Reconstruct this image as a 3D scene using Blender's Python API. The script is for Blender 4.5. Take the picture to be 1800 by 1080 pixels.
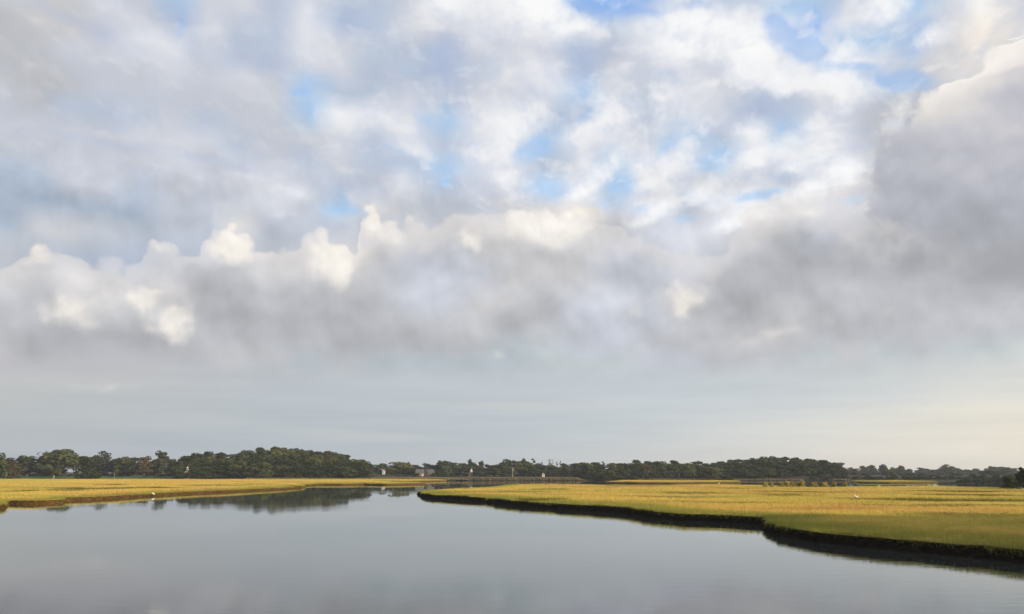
import bpy, bmesh, math, random
import numpy as np
from mathutils import Vector, geometry as mgeo

for o in list(bpy.data.objects):
    bpy.data.objects.remove(o, do_unlink=True)
SC = bpy.context.scene
COL = SC.collection
R = math.radians

# ------------------------------------------------------------------ camera
CZ, FPX, HOR = 4.5, 1559.0, 833.0
PITCH = math.atan((HOR - 540.0) / FPX)
cd = bpy.data.cameras.new('camera')
cam = bpy.data.objects.new('camera', cd)
COL.objects.link(cam)
cam.location = (0, 0, CZ)
cam.rotation_euler = (math.pi / 2 + PITCH, 0, 0)
cd.sensor_width = 36.0
cd.lens = 36.0 * FPX / 1800.0
cd.clip_start, cd.clip_end = 0.1, 30000
SC.camera = cam
CP, SP = math.cos(PITCH), math.sin(PITCH)


def ray(px, py):
    x, y = (px - 900) / FPX, (540 - py) / FPX
    return (x, CP - y * SP, SP + y * CP)


def ground(px, py, z=0.0):
    d = ray(px, py)
    t = (z - CZ) / d[2]
    return (d[0] * t, d[1] * t)


def at_dist(px, py, D):
    d = ray(px, py)
    return (d[0] * D / d[1], D, CZ + d[2] * D / d[1])


def azel(px, py):
    d = ray(px, py)
    return math.atan2(d[0], d[1]), math.atan2(d[2], math.hypot(d[0], d[1]))


# ------------------------------------------------------------------ light
SUN_EL = R(12.0)
SUN_AZ = R(125.0)           # clockwise from the camera heading (+Y): right and a little behind
sd = Vector((math.sin(SUN_AZ) * math.cos(SUN_EL), math.cos(SUN_AZ) * math.cos(SUN_EL), math.sin(SUN_EL)))
ld = bpy.data.lights.new('sun', 'SUN')
ld.energy = 5.0
ld.angle = R(0.5)
ld.color = (1.0, 0.80, 0.54)
sun = bpy.data.objects.new('sun', ld)
COL.objects.link(sun)
sun.rotation_euler = sd.to_track_quat('Z', 'Y').to_euler()

SC.view_settings.view_transform = 'Standard'
SC.view_settings.look = 'None'
SC.view_settings.exposure = 0.0
SC.view_settings.gamma = 1.0
SC.view_settings.use_curve_mapping = False
SC.render.engine = 'CYCLES'
cy = SC.cycles
cy.max_bounces = 6
cy.diffuse_bounces = 2
cy.glossy_bounces = 3
cy.transmission_bounces = 2
cy.volume_bounces = 0
cy.transparent_max_bounces = 6
cy.caustics_reflective = False
cy.caustics_refractive = False
cy.sample_clamp_indirect = 4.0
cy.use_denoising = True


# ------------------------------------------------------------------ node helper
def srgb(r, g, b):
    def f(c):
        c /= 255.0
        return c / 12.92 if c <= 0.04045 else ((c + 0.055) / 1.055) ** 2.4
    return (f(r), f(g), f(b))


class NT:
    def __init__(self, tree):
        self.t = tree
        self.n = tree.nodes
        self.l = tree.links

    def put(self, sock, v):
        if isinstance(v, bpy.types.NodeSocket):
            self.l.new(v, sock)
        elif isinstance(v, (tuple, list)):
            v = tuple(v)
            if sock.type == 'RGBA' and len(v) == 3:
                v = v + (1.0,)
            sock.default_value = v
        else:
            sock.default_value = v

    def m(self, op, *a, clamp=False):
        nd = self.n.new('ShaderNodeMath')
        nd.operation = op
        nd.use_clamp = clamp
        for i, v in enumerate(a):
            self.put(nd.inputs[i], v)
        return nd.outputs[0]

    def add(self, a, b): return self.m('ADD', a, b)
    def sub(self, a, b): return self.m('SUBTRACT', a, b)
    def mul(self, a, b): return self.m('MULTIPLY', a, b)
    def mad(self, a, b, c): return self.m('MULTIPLY_ADD', a, b, c)

    def v(self, op, *a, out=0):
        nd = self.n.new('ShaderNodeVectorMath')
        nd.operation = op
        for i, x in enumerate(a):
            self.put(nd.inputs[i], x)
        return nd.outputs[out]

    def xyz(self, x, y, z=0.0):
        nd = self.n.new('ShaderNodeCombineXYZ')
        for i, q in enumerate((x, y, z)):
            self.put(nd.inputs[i], q)
        return nd.outputs[0]

    def sep(self, vec):
        nd = self.n.new('ShaderNodeSeparateXYZ')
        self.put(nd.inputs[0], vec)
        return nd.outputs

    def step(self, x, a, b, lo=0.0, hi=1.0, smooth=True):
        nd = self.n.new('ShaderNodeMapRange')
        nd.interpolation_type = 'SMOOTHSTEP' if smooth else 'LINEAR'
        nd.clamp = True
        for i, q in enumerate((x, a, b, lo, hi)):
            self.put(nd.inputs[i], q)
        return nd.outputs[0]

    def noise(self, vec, scale, detail=4.0, rough=0.5, dim='3D', w=0.0, dist=0.0, color=False):
        nd = self.n.new('ShaderNodeTexNoise')
        nd.noise_dimensions = dim
        self.put(nd.inputs['Vector'], vec)
        if dim == '4D':
            self.put(nd.inputs['W'], w)
        self.put(nd.inputs['Scale'], scale)
        self.put(nd.inputs['Detail'], detail)
        self.put(nd.inputs['Roughness'], rough)
        self.put(nd.inputs['Distortion'], dist)
        return nd.outputs['Color' if color else 'Fac']

    def voro(self, vec, scale, smooth=0.6):
        nd = self.n.new('ShaderNodeTexVoronoi')
        nd.voronoi_dimensions = '2D'
        nd.feature = 'SMOOTH_F1'
        self.put(nd.inputs['Vector'], vec)
        self.put(nd.inputs['Scale'], scale)
        self.put(nd.inputs['Smoothness'], smooth)
        return nd.outputs['Distance']

    def mix(self, f, a, b, mode='MIX'):
        nd = self.n.new('ShaderNodeMix')
        nd.data_type = 'RGBA'
        nd.blend_type = mode
        nd.clamp_factor = True
        self.put(nd.inputs[0], f)
        self.put(nd.inputs[6], a)
        self.put(nd.inputs[7], b)
        return nd.outputs[2]

    def ramp(self, f, stops, interp='EASE'):
        nd = self.n.new('ShaderNodeValToRGB')
        cr = nd.color_ramp
        cr.interpolation = interp
        while len(cr.elements) > 1:
            cr.elements.remove(cr.elements[0])
        for i, (p, c) in enumerate(stops):
            e = cr.elements[0] if i == 0 else cr.elements.new(p)
            e.position = p
            e.color = tuple(c) + (1.0,)
        self.put(nd.inputs[0], f)
        return nd.outputs[0]

    def curve(self, x, pts):
        nd = self.n.new('ShaderNodeFloatCurve')
        c = nd.mapping.curves[0]
        nd.mapping.use_clip = False
        c.points[0].location = pts[0]
        c.points[1].location = pts[-1]
        for p in pts[1:-1]:
            c.points.new(*p)
        for p in c.points:
            p.handle_type = 'AUTO'
        nd.mapping.update()
        self.put(nd.inputs['Value'], x)
        return nd.outputs[0]


# ------------------------------------------------------------------ world: sky and clouds
SKY_K = 0.1


def build_world():
    w = bpy.data.worlds.new('World')
    SC.world = w
    w.use_nodes = True
    w.cycles.sampling_method = 'MANUAL'
    w.cycles.sample_map_resolution = 512
    g = NT(w.node_tree)
    for nd in list(g.n):
        g.n.remove(nd)
    tc = g.n.new('ShaderNodeTexCoord')
    d = g.v('NORMALIZE', tc.outputs['Generated'])
    dx, dy, dz = g.sep(d)
    U = g.m('ARCTAN2', dx, dy)
    V = g.m('ARCSINE', dz)
    UV0 = g.xyz(U, V)
    K = 1.0 / SKY_K

    def C(r, gg, b):
        return tuple(c * K for c in srgb(r, gg, b))

    sky = g.n.new('ShaderNodeTexSky')
    sky.sky_type = 'NISHITA'
    sky.sun_disc = False
    sky.sun_elevation = SUN_EL
    sky.sun_rotation = SUN_AZ
    sky.air_density = 1.0
    sky.dust_density = 0.6
    sky.ozone_density = 1.5
    base = sky.outputs[0]

    # domain warps
    wn = g.noise(UV0, 9.0, 3.0, 0.55, color=True)
    wv = g.v('MULTIPLY', g.v('SUBTRACT', wn, (0.5, 0.5, 0.5)), (0.080, 0.060, 0.0))
    wn2 = g.noise(UV0, 30.0, 3.0, 0.5, color=True)
    wv2 = g.v('MULTIPLY', g.v('SUBTRACT', wn2, (0.5, 0.5, 0.5)), (0.034, 0.028, 0.0))
    UV = g.v('ADD', g.v('ADD', UV0, wv), wv2)

    def blobs(uv, lst, acc=0.0):
        for (px, py, rx, ry, amp) in lst:
            a, e = azel(px, py)
            sx, sy = FPX / rx, FPX / ry
            q = g.v('MULTIPLY_ADD', uv, (sx, sy, 0.0), (-a * sx, -e * sy, 0.0))
            r2 = g.v('DOT_PRODUCT', q, q, out=1)
            acc = g.mad(g.m('POWER', 0.36788, r2), amp, acc)
        return acc

    # --- broad tone of the sky by azimuth and elevation: each row is a ramp over azimuth
    pal = {'B': (146, 184, 238), 'b': (172, 202, 234), 's': (172, 188, 215), 'g': (186, 197, 215), 'l': (197, 201, 211), 'm': (210, 213, 222),
           'w': (225, 227, 234), 'W': (243, 244, 246), 'X': (255, 254, 252), 'c': (248, 239, 227), 'd': (188, 190, 195), 'k': (177, 179, 184),
           'K': (164, 165, 171), 'n': (201, 201, 204), 'p': (217, 215, 216), 'h': (181, 191, 197), 'H': (192, 200, 204), 't': (174, 188, 206),
           'q': (204, 210, 210), 'r': (222, 219, 208), 'R': (235, 227, 207), 'j': (186, 189, 187)}
    rows = [
        (10, 'lggllslmgmggmWwWXBBBwsgwmwwXlmm'),
        (50, 'lmgglbmmgwsgmmwwWWgWWWwbbgwbmmm'),
        (90, 'mnnmlsmggwmggsmmmslwXwXWBwwbmWm'),
        (130, 'dnnlwwmggmmggsgwwsmmwmwWXbbgmcp'),
        (170, 'ddlllmlmlbggmgmmwbmgwmggwWwmpcp'),
        (210, 'dddllllllbWwwbwWgswgwmsgmwgnppn'),
        (250, 'ldggglgllimgwgwWbwwmbgWbwmdkddd'.replace('i', 'l')),
        (290, 'llllmmmglgmggbmwgwbWwbwwWwdkddd'),
        (330, 'lllllmlmmmgmwgmmbwbwwwmgwwkkddk'),
        (370, 'ttllgllmwlbcpnlppcmwgwWpppkkkdk'),
        (410, 'tttttllclmmppnpppp' + 'nlmwppmmkkkkk'),
        (450, 'tppnlllpnpcnllnnnnllmlddldkkkkk'),
        (490, 'nnlggld' + 'dnnpdl' + 'llnnnllmdkkkkkKKKK'),
        (530, 'nnpnppkdddddllnndlmlpdkkddkddkd'),
        (570, 'ddnndndkdkkdddnkdlllddkndd' + 'ddddd'),
        (610, 'dkkkkkdddd' + 'kdddd' + 'hHlldddnndddddd' + 'd'),
        (640, 'nkdddddndhdhhhhhHHHlldddHnHdHHq'),
    ]
    foot_rows = [  # the hazy clear strip: a few stops each
        (668, [(0, (192, 192, 196)), (250, (192, 193, 196)), (420, (188, 194, 200)), (900, (192, 200, 206)), (1250, (198, 206, 211)), (1550, (203, 208, 210)), (1800, (210, 213, 212))]),
        (705, [(0, (190, 193, 193)), (450, (186, 194, 200)), (900, (192, 201, 207)), (1250, (201, 208, 213)), (1550, (209, 214, 215)), (1800, (224, 223, 216))]),
        (760, [(0, (183, 189, 192)), (450, (181, 190, 197)), (900, (189, 198, 204)), (1150, (201, 208, 211)), (1400, (218, 219, 214)), (1600, (229, 226, 216)), (1800, (237, 231, 215))]),
        (830, [(0, (180, 186, 192)), (450, (182, 190, 197)), (900, (196, 201, 203)), (1150, (210, 211, 208)), (1400, (228, 223, 214)), (1600, (234, 227, 214)), (1800, (237, 230, 213))]),
    ]
    ua, ub = azel(-40, 300)[0], azel(1840, 300)[0]
    Uw, Vw, _w = g.sep(UV)
    calm = g.step(V, 0.03, 0.11, 0.10, 1.0)
    UVt = g.v('ADD', UV0, g.v('MULTIPLY', g.v('ADD', g.v('MULTIPLY', wv, (0.55, 0.55, 0.0)), g.v('MULTIPLY', wv2, (0.55, 0.55, 0.0))), g.xyz(calm, calm, 0.0)))
    Ut, Vt, _w2 = g.sep(UVt)
    un0 = g.m('DIVIDE', g.sub(Ut, ua), ub - ua)

    def row(y, codes):
        if isinstance(codes, str):
            st_ = [((azel(i * 60, y)[0] - ua) / (ub - ua), srgb(*pal[c])) for i, c in enumerate(codes[:31])]
            return g.ramp(un0, st_, 'LINEAR')
        return g.ramp(un0, [((azel(x, y)[0] - ua) / (ub - ua), srgb(*c)) for x, c in codes], 'B_SPLINE')
    rows += foot_rows
    col = row(*rows[-1])
    for i in range(len(rows) - 2, -1, -1):
        v0, v1 = azel(900, rows[i + 1][0])[1], azel(900, rows[i][0])[1]
        col = g.mix(g.step(Vt, v0, v1, smooth=False), col, row(*rows[i]))
    col = g.v('SCALE', col)
    col.node.inputs['Scale'].default_value = K
    # the clear sky itself comes from the sky model where the cover is thin, high up and to the sides
    clear = g.mix(1.0, base, (2.5, 2.75, 3.25), 'MULTIPLY')

    # --- rolls and puffs of the upper layer on a plane seen in perspective
    pl = g.v('DIVIDE', d, g.xyz(g.add(dz, 0.16), g.add(dz, 0.16), 1.0))
    px_, py_, _ = g.sep(pl)
    P = g.xyz(px_, g.mul(py_, 0.62))
    pw = g.v('MULTIPLY', g.v('SUBTRACT', g.noise(P, 3.0, 2.0, 0.45, color=True), (0.5, 0.5, 0.5)), (0.18, 0.14, 0.0))
    P = g.v('ADD', P, pw)
    n2 = g.noise(P, 9.5, 3.0, 0.48, dim='4D', w=9.1)
    n2s = g.noise(g.v('ADD', P, (-0.012, 0.024, 0.0)), 9.5, 3.0, 0.48, dim='4D', w=9.1)
    Q = g.v('ADD', UV0, g.v('MULTIPLY', wv, (0.5, 0.5, 0.0)))
    n3 = g.noise(Q, 22.0, 4.0, 0.5, dim='4D', w=6.4)
    n3s = g.noise(g.v('ADD', Q, (0.004, 0.010, 0.0)), 22.0, 4.0, 0.5, dim='4D', w=6.4)
    upm = g.mul(g.step(V, 0.245, 0.33), g.step(U, -0.35, 0.10, 0.30, 1.0))
    dd = g.add(g.mul(g.sub(n2, 0.5), 0.7), g.mul(g.sub(n3, 0.5), 0.8))
    dd = g.add(dd, g.add(g.mul(g.sub(n2, n2s), 0.5), g.mul(g.sub(n3, n3s), 0.8)))
    col = g.mix(g.mul(g.step(dd, 0.02, -0.40, 0.0, 0.42), upm), col, C(180, 196, 222))
    col = g.mix(g.mul(g.step(dd, 0.0, 0.42, 0.0, 0.45), upm), col, C(244, 245, 247))

    def ovals(uv, lst, acc=0.0):
        for (px, py, rx, ry, ang, amp) in lst:
            a, e = azel(px, py)
            c_, s_ = math.cos(R(ang)), math.sin(R(ang))
            p_ = (c_ * FPX / rx, s_ * FPX / rx, 0.0)
            q_ = (-s_ * FPX / ry, c_ * FPX / ry, 0.0)
            x_ = g.add(g.v('DOT_PRODUCT', uv, p_, out=1), -(a * p_[0] + e * p_[1]))
            y_ = g.add(g.v('DOT_PRODUCT', uv, q_, out=1), -(a * q_[0] + e * q_[1]))
            r2 = g.mad(x_, x_, g.mul(y_, y_))
            acc = g.mad(g.m('POWER', 0.36788, r2), amp, acc)
        return acc
    UVs = g.v('ADD', UV0, g.v('ADD', g.v('MULTIPLY', wv, (0.20, 0.20, 0.0)), g.v('MULTIPLY', wv2, (0.55, 0.55, 0.0))))
    f4 = g.noise(UVs, 40.0, 5.0, 0.55, dim='4D', w=1.7)
    f4s = g.noise(g.v('ADD', UVs, (0.002, 0.007, 0.0)), 40.0, 5.0, 0.55, dim='4D', w=1.7)
    gap_list = [(1050, 6, 60, 11, -5, 1.2), (1130, 18, 55, 10, -5, 0.7), (1225, 8, 40, 10, 0, 0.7), (1388, 68, 52, 24, -35, 1.15), (1440, 98, 34, 22, -30, 0.9), (1365, 42, 24, 18, -30, 0.5),
                (1500, 122, 50, 10, -5, 0.8), (1560, 142, 60, 14, -5, 0.9), (1604, 84, 30, 28, 30, 0.7), (1596, 155, 40, 14, 0, 0.8), (1625, 50, 20, 20, 0, 0.4),
                (935, 266, 38, 26, 20, 1.0), (975, 332, 20, 32, 40, 0.6), (1030, 212, 22, 11, 40, 0.6), (1020, 150, 18, 40, 15, 0.35), (1118, 185, 12, 40, -5, 0.4),
                (1098, 322, 34, 24, 35, 0.8), (1060, 362, 30, 12, 0, 0.5), (1125, 366, 24, 10, 0, 0.6), (1172, 262, 26, 13, 35, 0.6), (1252, 290, 38, 19, -10, 0.9), (1212, 334, 12, 28, 0, 0.4),
                (1350, 342, 44, 12, 5, 0.9), (1300, 348, 30, 9, 0, 0.5), (1366, 256, 20, 13, 0, 0.7), (1440, 268, 40, 9, 10, 0.35), (1206, 386, 26, 9, 0, 0.6), (1492, 352, 32, 10, 0, 0.45),
                (785, 318, 15, 9, -40, 0.9), (600, 369, 52, 12, -3, 0.8), (690, 262, 50, 9, -15, 0.45), (748, 208, 40, 13, -20, 0.5), (527, 162, 30, 8, 0, 0.8), (545, 198, 8, 20, 0, 0.6), (313, 42, 10, 26, -10, 0.7)]
    slate_list = [(800, 165, 40, 34, 0, 0.5), (785, 100, 42, 44, 0, 0.6), (622, 32, 30, 26, 0, 0.5), (470, 108, 66, 30, -10, 0.6), (340, 90, 40, 30, -40, 0.5), (1060, 90, 70, 26, 20, 0.6), (1230, 120, 60, 20, 10, 0.35), (1320, 190, 110, 26, 10, 0.6),
                  (1130, 110, 40, 24, 30, 0.4), (700, 150, 60, 22, -15, 0.35), (650, 330, 60, 22, -20, 0.5), (180, 250, 110, 12, -4, 0.5), (380, 285, 100, 11, -10, 0.5), (560, 330, 50, 20, -15, 0.4), (110, 30, 90, 14, -15, 0.4), (200, 60, 60, 16, -22, 0.4), (1520, 240, 50, 26, 40, 0.4), (1480, 200, 60, 20, 15, 0.3)]
    puff_list = [(950, 20, 74, 28, -8, 1.1), (1022, 44, 60, 20, -12, 0.8), (1190, 70, 48, 34, 0, 0.9), (1252, 46, 44, 20, -15, 0.8), (1318, 94, 58, 46, -30, 1.15), (1335, 132, 60, 26, -10, 0.6), (1438, 146, 72, 20, -9, 1.2), (1505, 160, 50, 13, -8, 0.8),
                 (1470, 101, 36, 13, 10, 0.7), (1505, 70, 42, 20, 12, 0.55), (1560, 10, 42, 24, 0, 1.0), (1640, 68, 42, 24, 15, 0.8), (1310, 16, 34, 13, 0, 0.5), (1080, 142, 56, 32, 25, 0.45), (1170, 165, 42, 24, 0, 0.6), (1080, 200, 46, 28, 22, 0.8), (1030, 238, 56, 22, 16, 0.75),
                 (928, 215, 42, 34, 30, 0.8), (985, 150, 60, 60, 0, 0.25), (1240, 214, 48, 22, 0, 0.55), (1430, 222, 84, 26, 20, 0.7), (1330, 276, 46, 16, 14, 1.05), (1390, 292, 36, 13, 14, 0.75), (1075, 285, 58, 15, 36, 0.85), (1030, 336, 48, 20, 22, 0.85), (1150, 315, 40, 30, -35, 1.05),
                 (1186, 360, 52, 17, 15, 0.85), (1202, 268, 26, 42, -25, 0.75), (1250, 330, 40, 19, 5, 0.7), (1440, 326, 84, 24, 16, 0.85), (1490, 296, 34, 20, 0, 0.6), (1130, 382, 42, 12, 8, 0.8), (1282, 396, 40, 14, 5, 0.75), (1320, 372, 40, 12, 0, 0.5),
                 (710, 335, 54, 26, -5, 0.5), (730, 266, 46, 13, -12, 0.8), (852, 264, 58, 16, -6, 0.8), (880, 310, 52, 22, -15, 0.6), (600, 215, 46, 26, -16, 0.7), (690, 220, 52, 18, -20, 0.65), (545, 95, 42, 34, -25, 0.65), (622, 124, 52, 20, -25, 0.4), (282, 111, 58, 12, -18, 0.55),
                 (170, 96, 95, 20, -6, 0.35), (480, 374, 56, 8, -3, 0.6), (376, 62, 44, 40, -40, 0.45), (780, 12, 84, 18, 0, 0.6), (690, 62, 56, 28, 22, 0.45), (280, 296, 130, 11, -8, 0.35), (440, 312, 100, 11, -13, 0.35), (620, 295, 50, 10, -8, 0.45), (90, 262, 60, 10, -5, 0.3), (1576, 215, 40, 28, 35, 0.6), (1590, 180, 30, 22, 0, 0.4), (860, 110, 60, 60, 0, 0.3), (520, 340, 60, 18, -10, 0.3)]
    fz = g.mul(g.sub(f4, 0.5), 0.75)
    sl_ = g.step(ovals(UVs, slate_list), 0.05, 0.85, 0.0, 0.65)
    col = g.mix(sl_, col, C(178, 190, 215))
    ga_ = ovals(UVs, gap_list)
    ga_ = g.mul(g.step(g.sub(ga_, fz), 0.12, 0.95), g.step(ga_, 0.04, 0.35))
    blue = g.ramp(V, [(0.0, srgb(176, 206, 234)), (0.33, srgb(170, 206, 240)), (0.48, srgb(150, 186, 238)), (1.0, srgb(110, 150, 220))], 'LINEAR')
    blue = g.v('SCALE', blue)
    blue.node.inputs['Scale'].default_value = K
    col = g.mix(g.mul(ga_, 0.70), col, g.mix(0.15, blue, clear))
    pu_ = ovals(UVs, puff_list)
    pl_ = g.add(g.mul(pu_, 1.0), g.add(fz, g.mul(g.sub(f4, f4s), 1.0)))
    pa_ = g.mul(g.step(pl_, 0.12, 1.20), g.step(pu_, 0.04, 0.45))
    pcol = g.mix(g.step(U, -0.45, 0.05), C(220, 222, 228), C(250, 250, 250))
    col = g.mix(g.mul(pa_, 0.78), col, pcol)
    # fine ripples of cloudlets across the upper layer
    rp = g.noise(P, 17.0, 3.0, 0.5, dim='4D', w=2.9)
    rps = g.noise(g.v('ADD', P, (-0.008, 0.014, 0.0)), 17.0, 3.0, 0.5, dim='4D', w=2.9)
    rd = g.add(g.mul(g.sub(rp, 0.5), 0.9), g.mul(g.sub(rp, rps), 0.9))
    col = g.mix(g.mul(g.step(rd, 0.02, -0.30, 0.0, 0.34), upm), col, C(184, 199, 224))
    col = g.mix(g.mul(g.step(rd, 0.02, 0.32, 0.0, 0.40), upm), col, C(250, 250, 250))

    # --- the long cumulus bank: its upper rim and its folds
    tops = [(-200, 470), (0, 458), (60, 434), (110, 444), (190, 452), (250, 424), (320, 432), (370, 402), (430, 398), (480, 420), (560, 420),
            (615, 440), (645, 376), (690, 376), (770, 386), (850, 384), (910, 366), (985, 356), (1050, 378), (1130, 392), (1200, 430),
            (1250, 440), (1310, 376), (1400, 362), (1500, 366), (1600, 390), (1800, 380), (2000, 390)]
    u0, u1 = -0.75, 0.75
    un = g.m('DIVIDE', g.sub(Uw, u0), u1 - u0)
    pts = []
    for (x, y) in tops:
        a, e = azel(x, y)
        pts.append(((a - u0) / (u1 - u0), e))
    pts = [(0.0, pts[0][1])] + [p for p in pts if 0.01 < p[0] < 0.99] + [(1.0, pts[-1][1])]
    T = g.curve(un, pts)
    depth = g.sub(T, Vw)
    nb = g.noise(UV0, 12.0, 2.6, 0.44, dim='4D', w=1.3)
    nbs = g.noise(g.v('ADD', UV0, (0.008, 0.020, 0.0)), 12.0, 2.6, 0.44, dim='4D', w=1.3)
    nm = g.noise(UV0, 26.0, 3.0, 0.48, dim='4D', w=8.8)
    nms = g.noise(g.v('ADD', UV0, (0.004, 0.012, 0.0)), 26.0, 3.0, 0.48, dim='4D', w=8.8)
    vw = g.v('ADD', UV0, g.v('MULTIPLY', g.v('SUBTRACT', wn2, (0.5, 0.5, 0.5)), (0.022, 0.022, 0.0)))
    vo = g.add(g.mul(g.voro(vw, 24.0), 0.6), g.mul(g.voro(vw, 60.0), 0.4))
    dn = g.mad(g.sub(0.42, vo), 0.040, g.mad(g.sub(nb, 0.5), 0.03, depth))
    foot = g.step(V, 0.085, 0.16)
    fold = g.add(g.mul(g.sub(nb, nbs), 0.75), g.mul(g.sub(nm, nms), 0.42))
    fold = g.mad(g.sub(nm, 0.5), 0.12, fold)
    k = g.add(1.0, g.mul(fold, g.mul(foot, g.step(V, 0.30, 0.36, 0.95, 0.25))))
    col = g.v('MULTIPLY', col, g.xyz(k, k, k))
    behind = g.mul(g.mul(g.step(dn, -0.060, -0.006), g.step(dn, 0.003, -0.003)), g.step(U, 0.02, -0.12, 0.0, 0.42))
    col = g.mix(behind, col, C(172, 186, 205))
    rim = g.mul(g.step(dn, -0.003, 0.006), g.step(dn, 0.050, 0.012, smooth=True))
    col = g.mix(g.mul(rim, 0.40), col, C(232, 228, 226))

    # sunlit heads: crisp above, fading below
    heads = [(72, 446, 34, 22, 0.75), (410, 424, 50, 32, 1.0), (455, 440, 34, 24, 0.55), (575, 448, 38, 36, 0.95), (596, 485, 24, 32, 0.7),
             (668, 392, 38, 30, 0.9), (720, 396, 40, 20, 0.4), (820, 428, 24, 26, 0.7), (985, 386, 66, 40, 0.95), (905, 402, 54, 38, 0.6),
             (1250, 382, 40, 22, 0.45), (1340, 384, 60, 22, 0.45), (1440, 380, 50, 20, 0.4), (270, 427, 28, 16, 0.5)]
    inner = [(230, 521, 28, 20, 0.9), (268, 506, 22, 10, 0.75), (314, 554, 34, 30, 1.0), (330, 535, 30, 12, 0.5), (98, 545, 32, 34, 0.7), (165, 530, 24, 22, 0.55), (130, 560, 60, 30, 0.25), (280, 570, 60, 40, 0.25),
             (1213, 516, 38, 36, 1.0), (882, 640, 30, 16, 0.30), (1095, 552, 26, 26, 0.5), (840, 572, 42, 36, 0.35), (1130, 520, 40, 20, 0.3),
             (1360, 585, 40, 16, 0.35), (1310, 600, 60, 12, 0.3), (1450, 560, 40, 24, 0.35), (1570, 560, 24, 26, 0.3), (400, 668, 50, 12, 0.3), (170, 672, 130, 14, 0.35)]
    hn = g.noise(UV0, 34.0, 4.5, 0.55, dim='4D', w=2.2)
    hns = g.noise(g.v('ADD', UV0, (0.003, 0.008, 0.0)), 34.0, 4.5, 0.55, dim='4D', w=2.2)
    lump = g.add(g.mul(g.sub(0.40, vo), 1.0), g.mul(g.sub(hn, hns), 1.3))
    hb = blobs(UV, heads)
    near_rim = g.step(dn, 0.045, 0.0, 0.35, 1.0)
    ha = g.mul(g.mul(g.step(g.mad(hb, 1.2, g.mul(lump, near_rim)), 0.08, 1.30), g.step(hb, 0.02, 0.45)), g.step(dn, -0.003, 0.008))
    ib = blobs(UV, inner)
    ia = g.mul(g.step(g.mad(ib, 1.15, g.mul(lump, 0.75)), 0.12, 1.45), g.step(ib, 0.03, 0.40))
    warmth = g.ramp(V, [(0.0, C(249, 241, 230)), (0.30, C(251, 246, 238)), (0.40, C(253, 252, 249)), (1.0, C(255, 255, 255))], 'LINEAR')
    hm_ = g.m('MAXIMUM', ha, g.mul(ia, 0.95))
    hm_ = g.m('POWER', hm_, 1.25)
    sh_ = g.add(1.0, g.mul(g.add(g.sub(hn, hns), g.sub(nm, nms)), 0.30))
    warmth = g.v('MULTIPLY', warmth, g.xyz(sh_, sh_, sh_))
    col = g.mix(g.mul(hm_, 0.90), col, warmth)

    # --- the near edge of the big cumulus at the right
    edge_pts = [(620, 1640), (500, 1596), (470, 1578), (430, 1556), (390, 1536), (350, 1517), (310, 1514), (270, 1528), (250, 1560), (220, 1590), (180, 1612), (152, 1640), (132, 1700), (112, 1722), (92, 1728), (78, 1742), (70, 1768), (60, 1830), (20, 1980)]
    ep = []
    for (y, x) in edge_pts:
        a, e = azel(x, y)
        ep.append((e, a))
    e0, e1 = ep[0][0], ep[-1][0]
    enc = g.ramp(g.m('DIVIDE', g.sub(g.sep(UVs)[1], e0), e1 - e0), [((e - e0) / (e1 - e0), ((a - 0.2) / 0.8,) * 3) for e, a in ep], 'LINEAR')
    UE = g.mad(g.sep(enc)[0], 0.8, 0.2)
    de = g.sub(g.sep(UVs)[0], UE)
    de = g.add(de, g.add(g.mul(g.sub(0.42, vo), 0.034), g.add(g.mul(g.sub(f4, 0.5), 0.036), g.mul(g.sub(nm, 0.5), 0.03))))
    vy = lambda y: azel(1680, y)[1]
    a_big = g.mul(g.step(de, -0.002, g.step(V, vy(500), vy(330), 0.10, 0.014)), g.step(g.mad(g.sub(nb, 0.5), 0.02, V), vy(545), vy(495)))
    gl = g.add(g.step(V, vy(480), vy(230), 0.12, 0.36), g.step(V, vy(260), vy(90), 0.0, 0.26))
    gl = g.add(gl, g.mul(fold, 0.9))
    gl = g.add(gl, blobs(UV0, [(1750, 250, 80, 60, 0.10), (1570, 310, 46, 110, -0.08), (1730, 492, 170, 34, -0.20), (1640, 400, 60, 60, -0.03)]))
    cream = g.mul(g.step(g.add(de, g.mul(g.sub(nm, 0.5), 0.03)), 0.115, 0.004), g.step(V, vy(265), vy(165)))
    gl = g.add(gl, g.mul(cream, 0.46))
    big_col = g.ramp(gl, [(0.0, C(164, 166, 173)), (0.25, C(179, 181, 192)), (0.5, C(200, 200, 207)), (0.75, C(228, 223, 220)), (1.0, C(252, 246, 238))], 'LINEAR')
    col = g.mix(g.mul(a_big, 0.86), col, big_col)

    # thin streaks between the bank and the horizon
    veil = g.noise(g.v('MULTIPLY', UV0, (5.0, 70.0, 1.0)), 1.0, 4.0, 0.55)
    right = g.step(U, -0.15, 0.62)
    low = g.step(V, 0.10, 0.02)
    k = g.add(1.0, g.mul(g.mul(g.sub(veil, 0.5), 0.22), g.mul(g.step(V, 0.14, 0.08), g.step(V, -0.01, 0.03))))
    col = g.v('MULTIPLY', col, g.xyz(k, k, k))
    st = blobs(UV0, [(890, 713, 170, 8, 0.55), (660, 768, 110, 8, 0.45), (560, 758, 90, 5, 0.3), (1400, 745, 120, 6, 0.35), (1740, 722, 150, 12, 0.5), (150, 676, 140, 14, 0.2), (200, 735, 300, 22, 0.2)])
    col = g.mix(g.mul(st, g.step(veil, 0.3, 0.6, 0.4, 1.0)), col, g.mix(right, C(206, 206, 203), C(241, 235, 217)))

    # below the horizon
    col = g.mix(g.step(V, -0.10, -0.01, 1.0, 0.0), col, C(120, 122, 118))
    bg = g.n.new('ShaderNodeBackground')
    g.put(bg.inputs[0], col)
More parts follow.
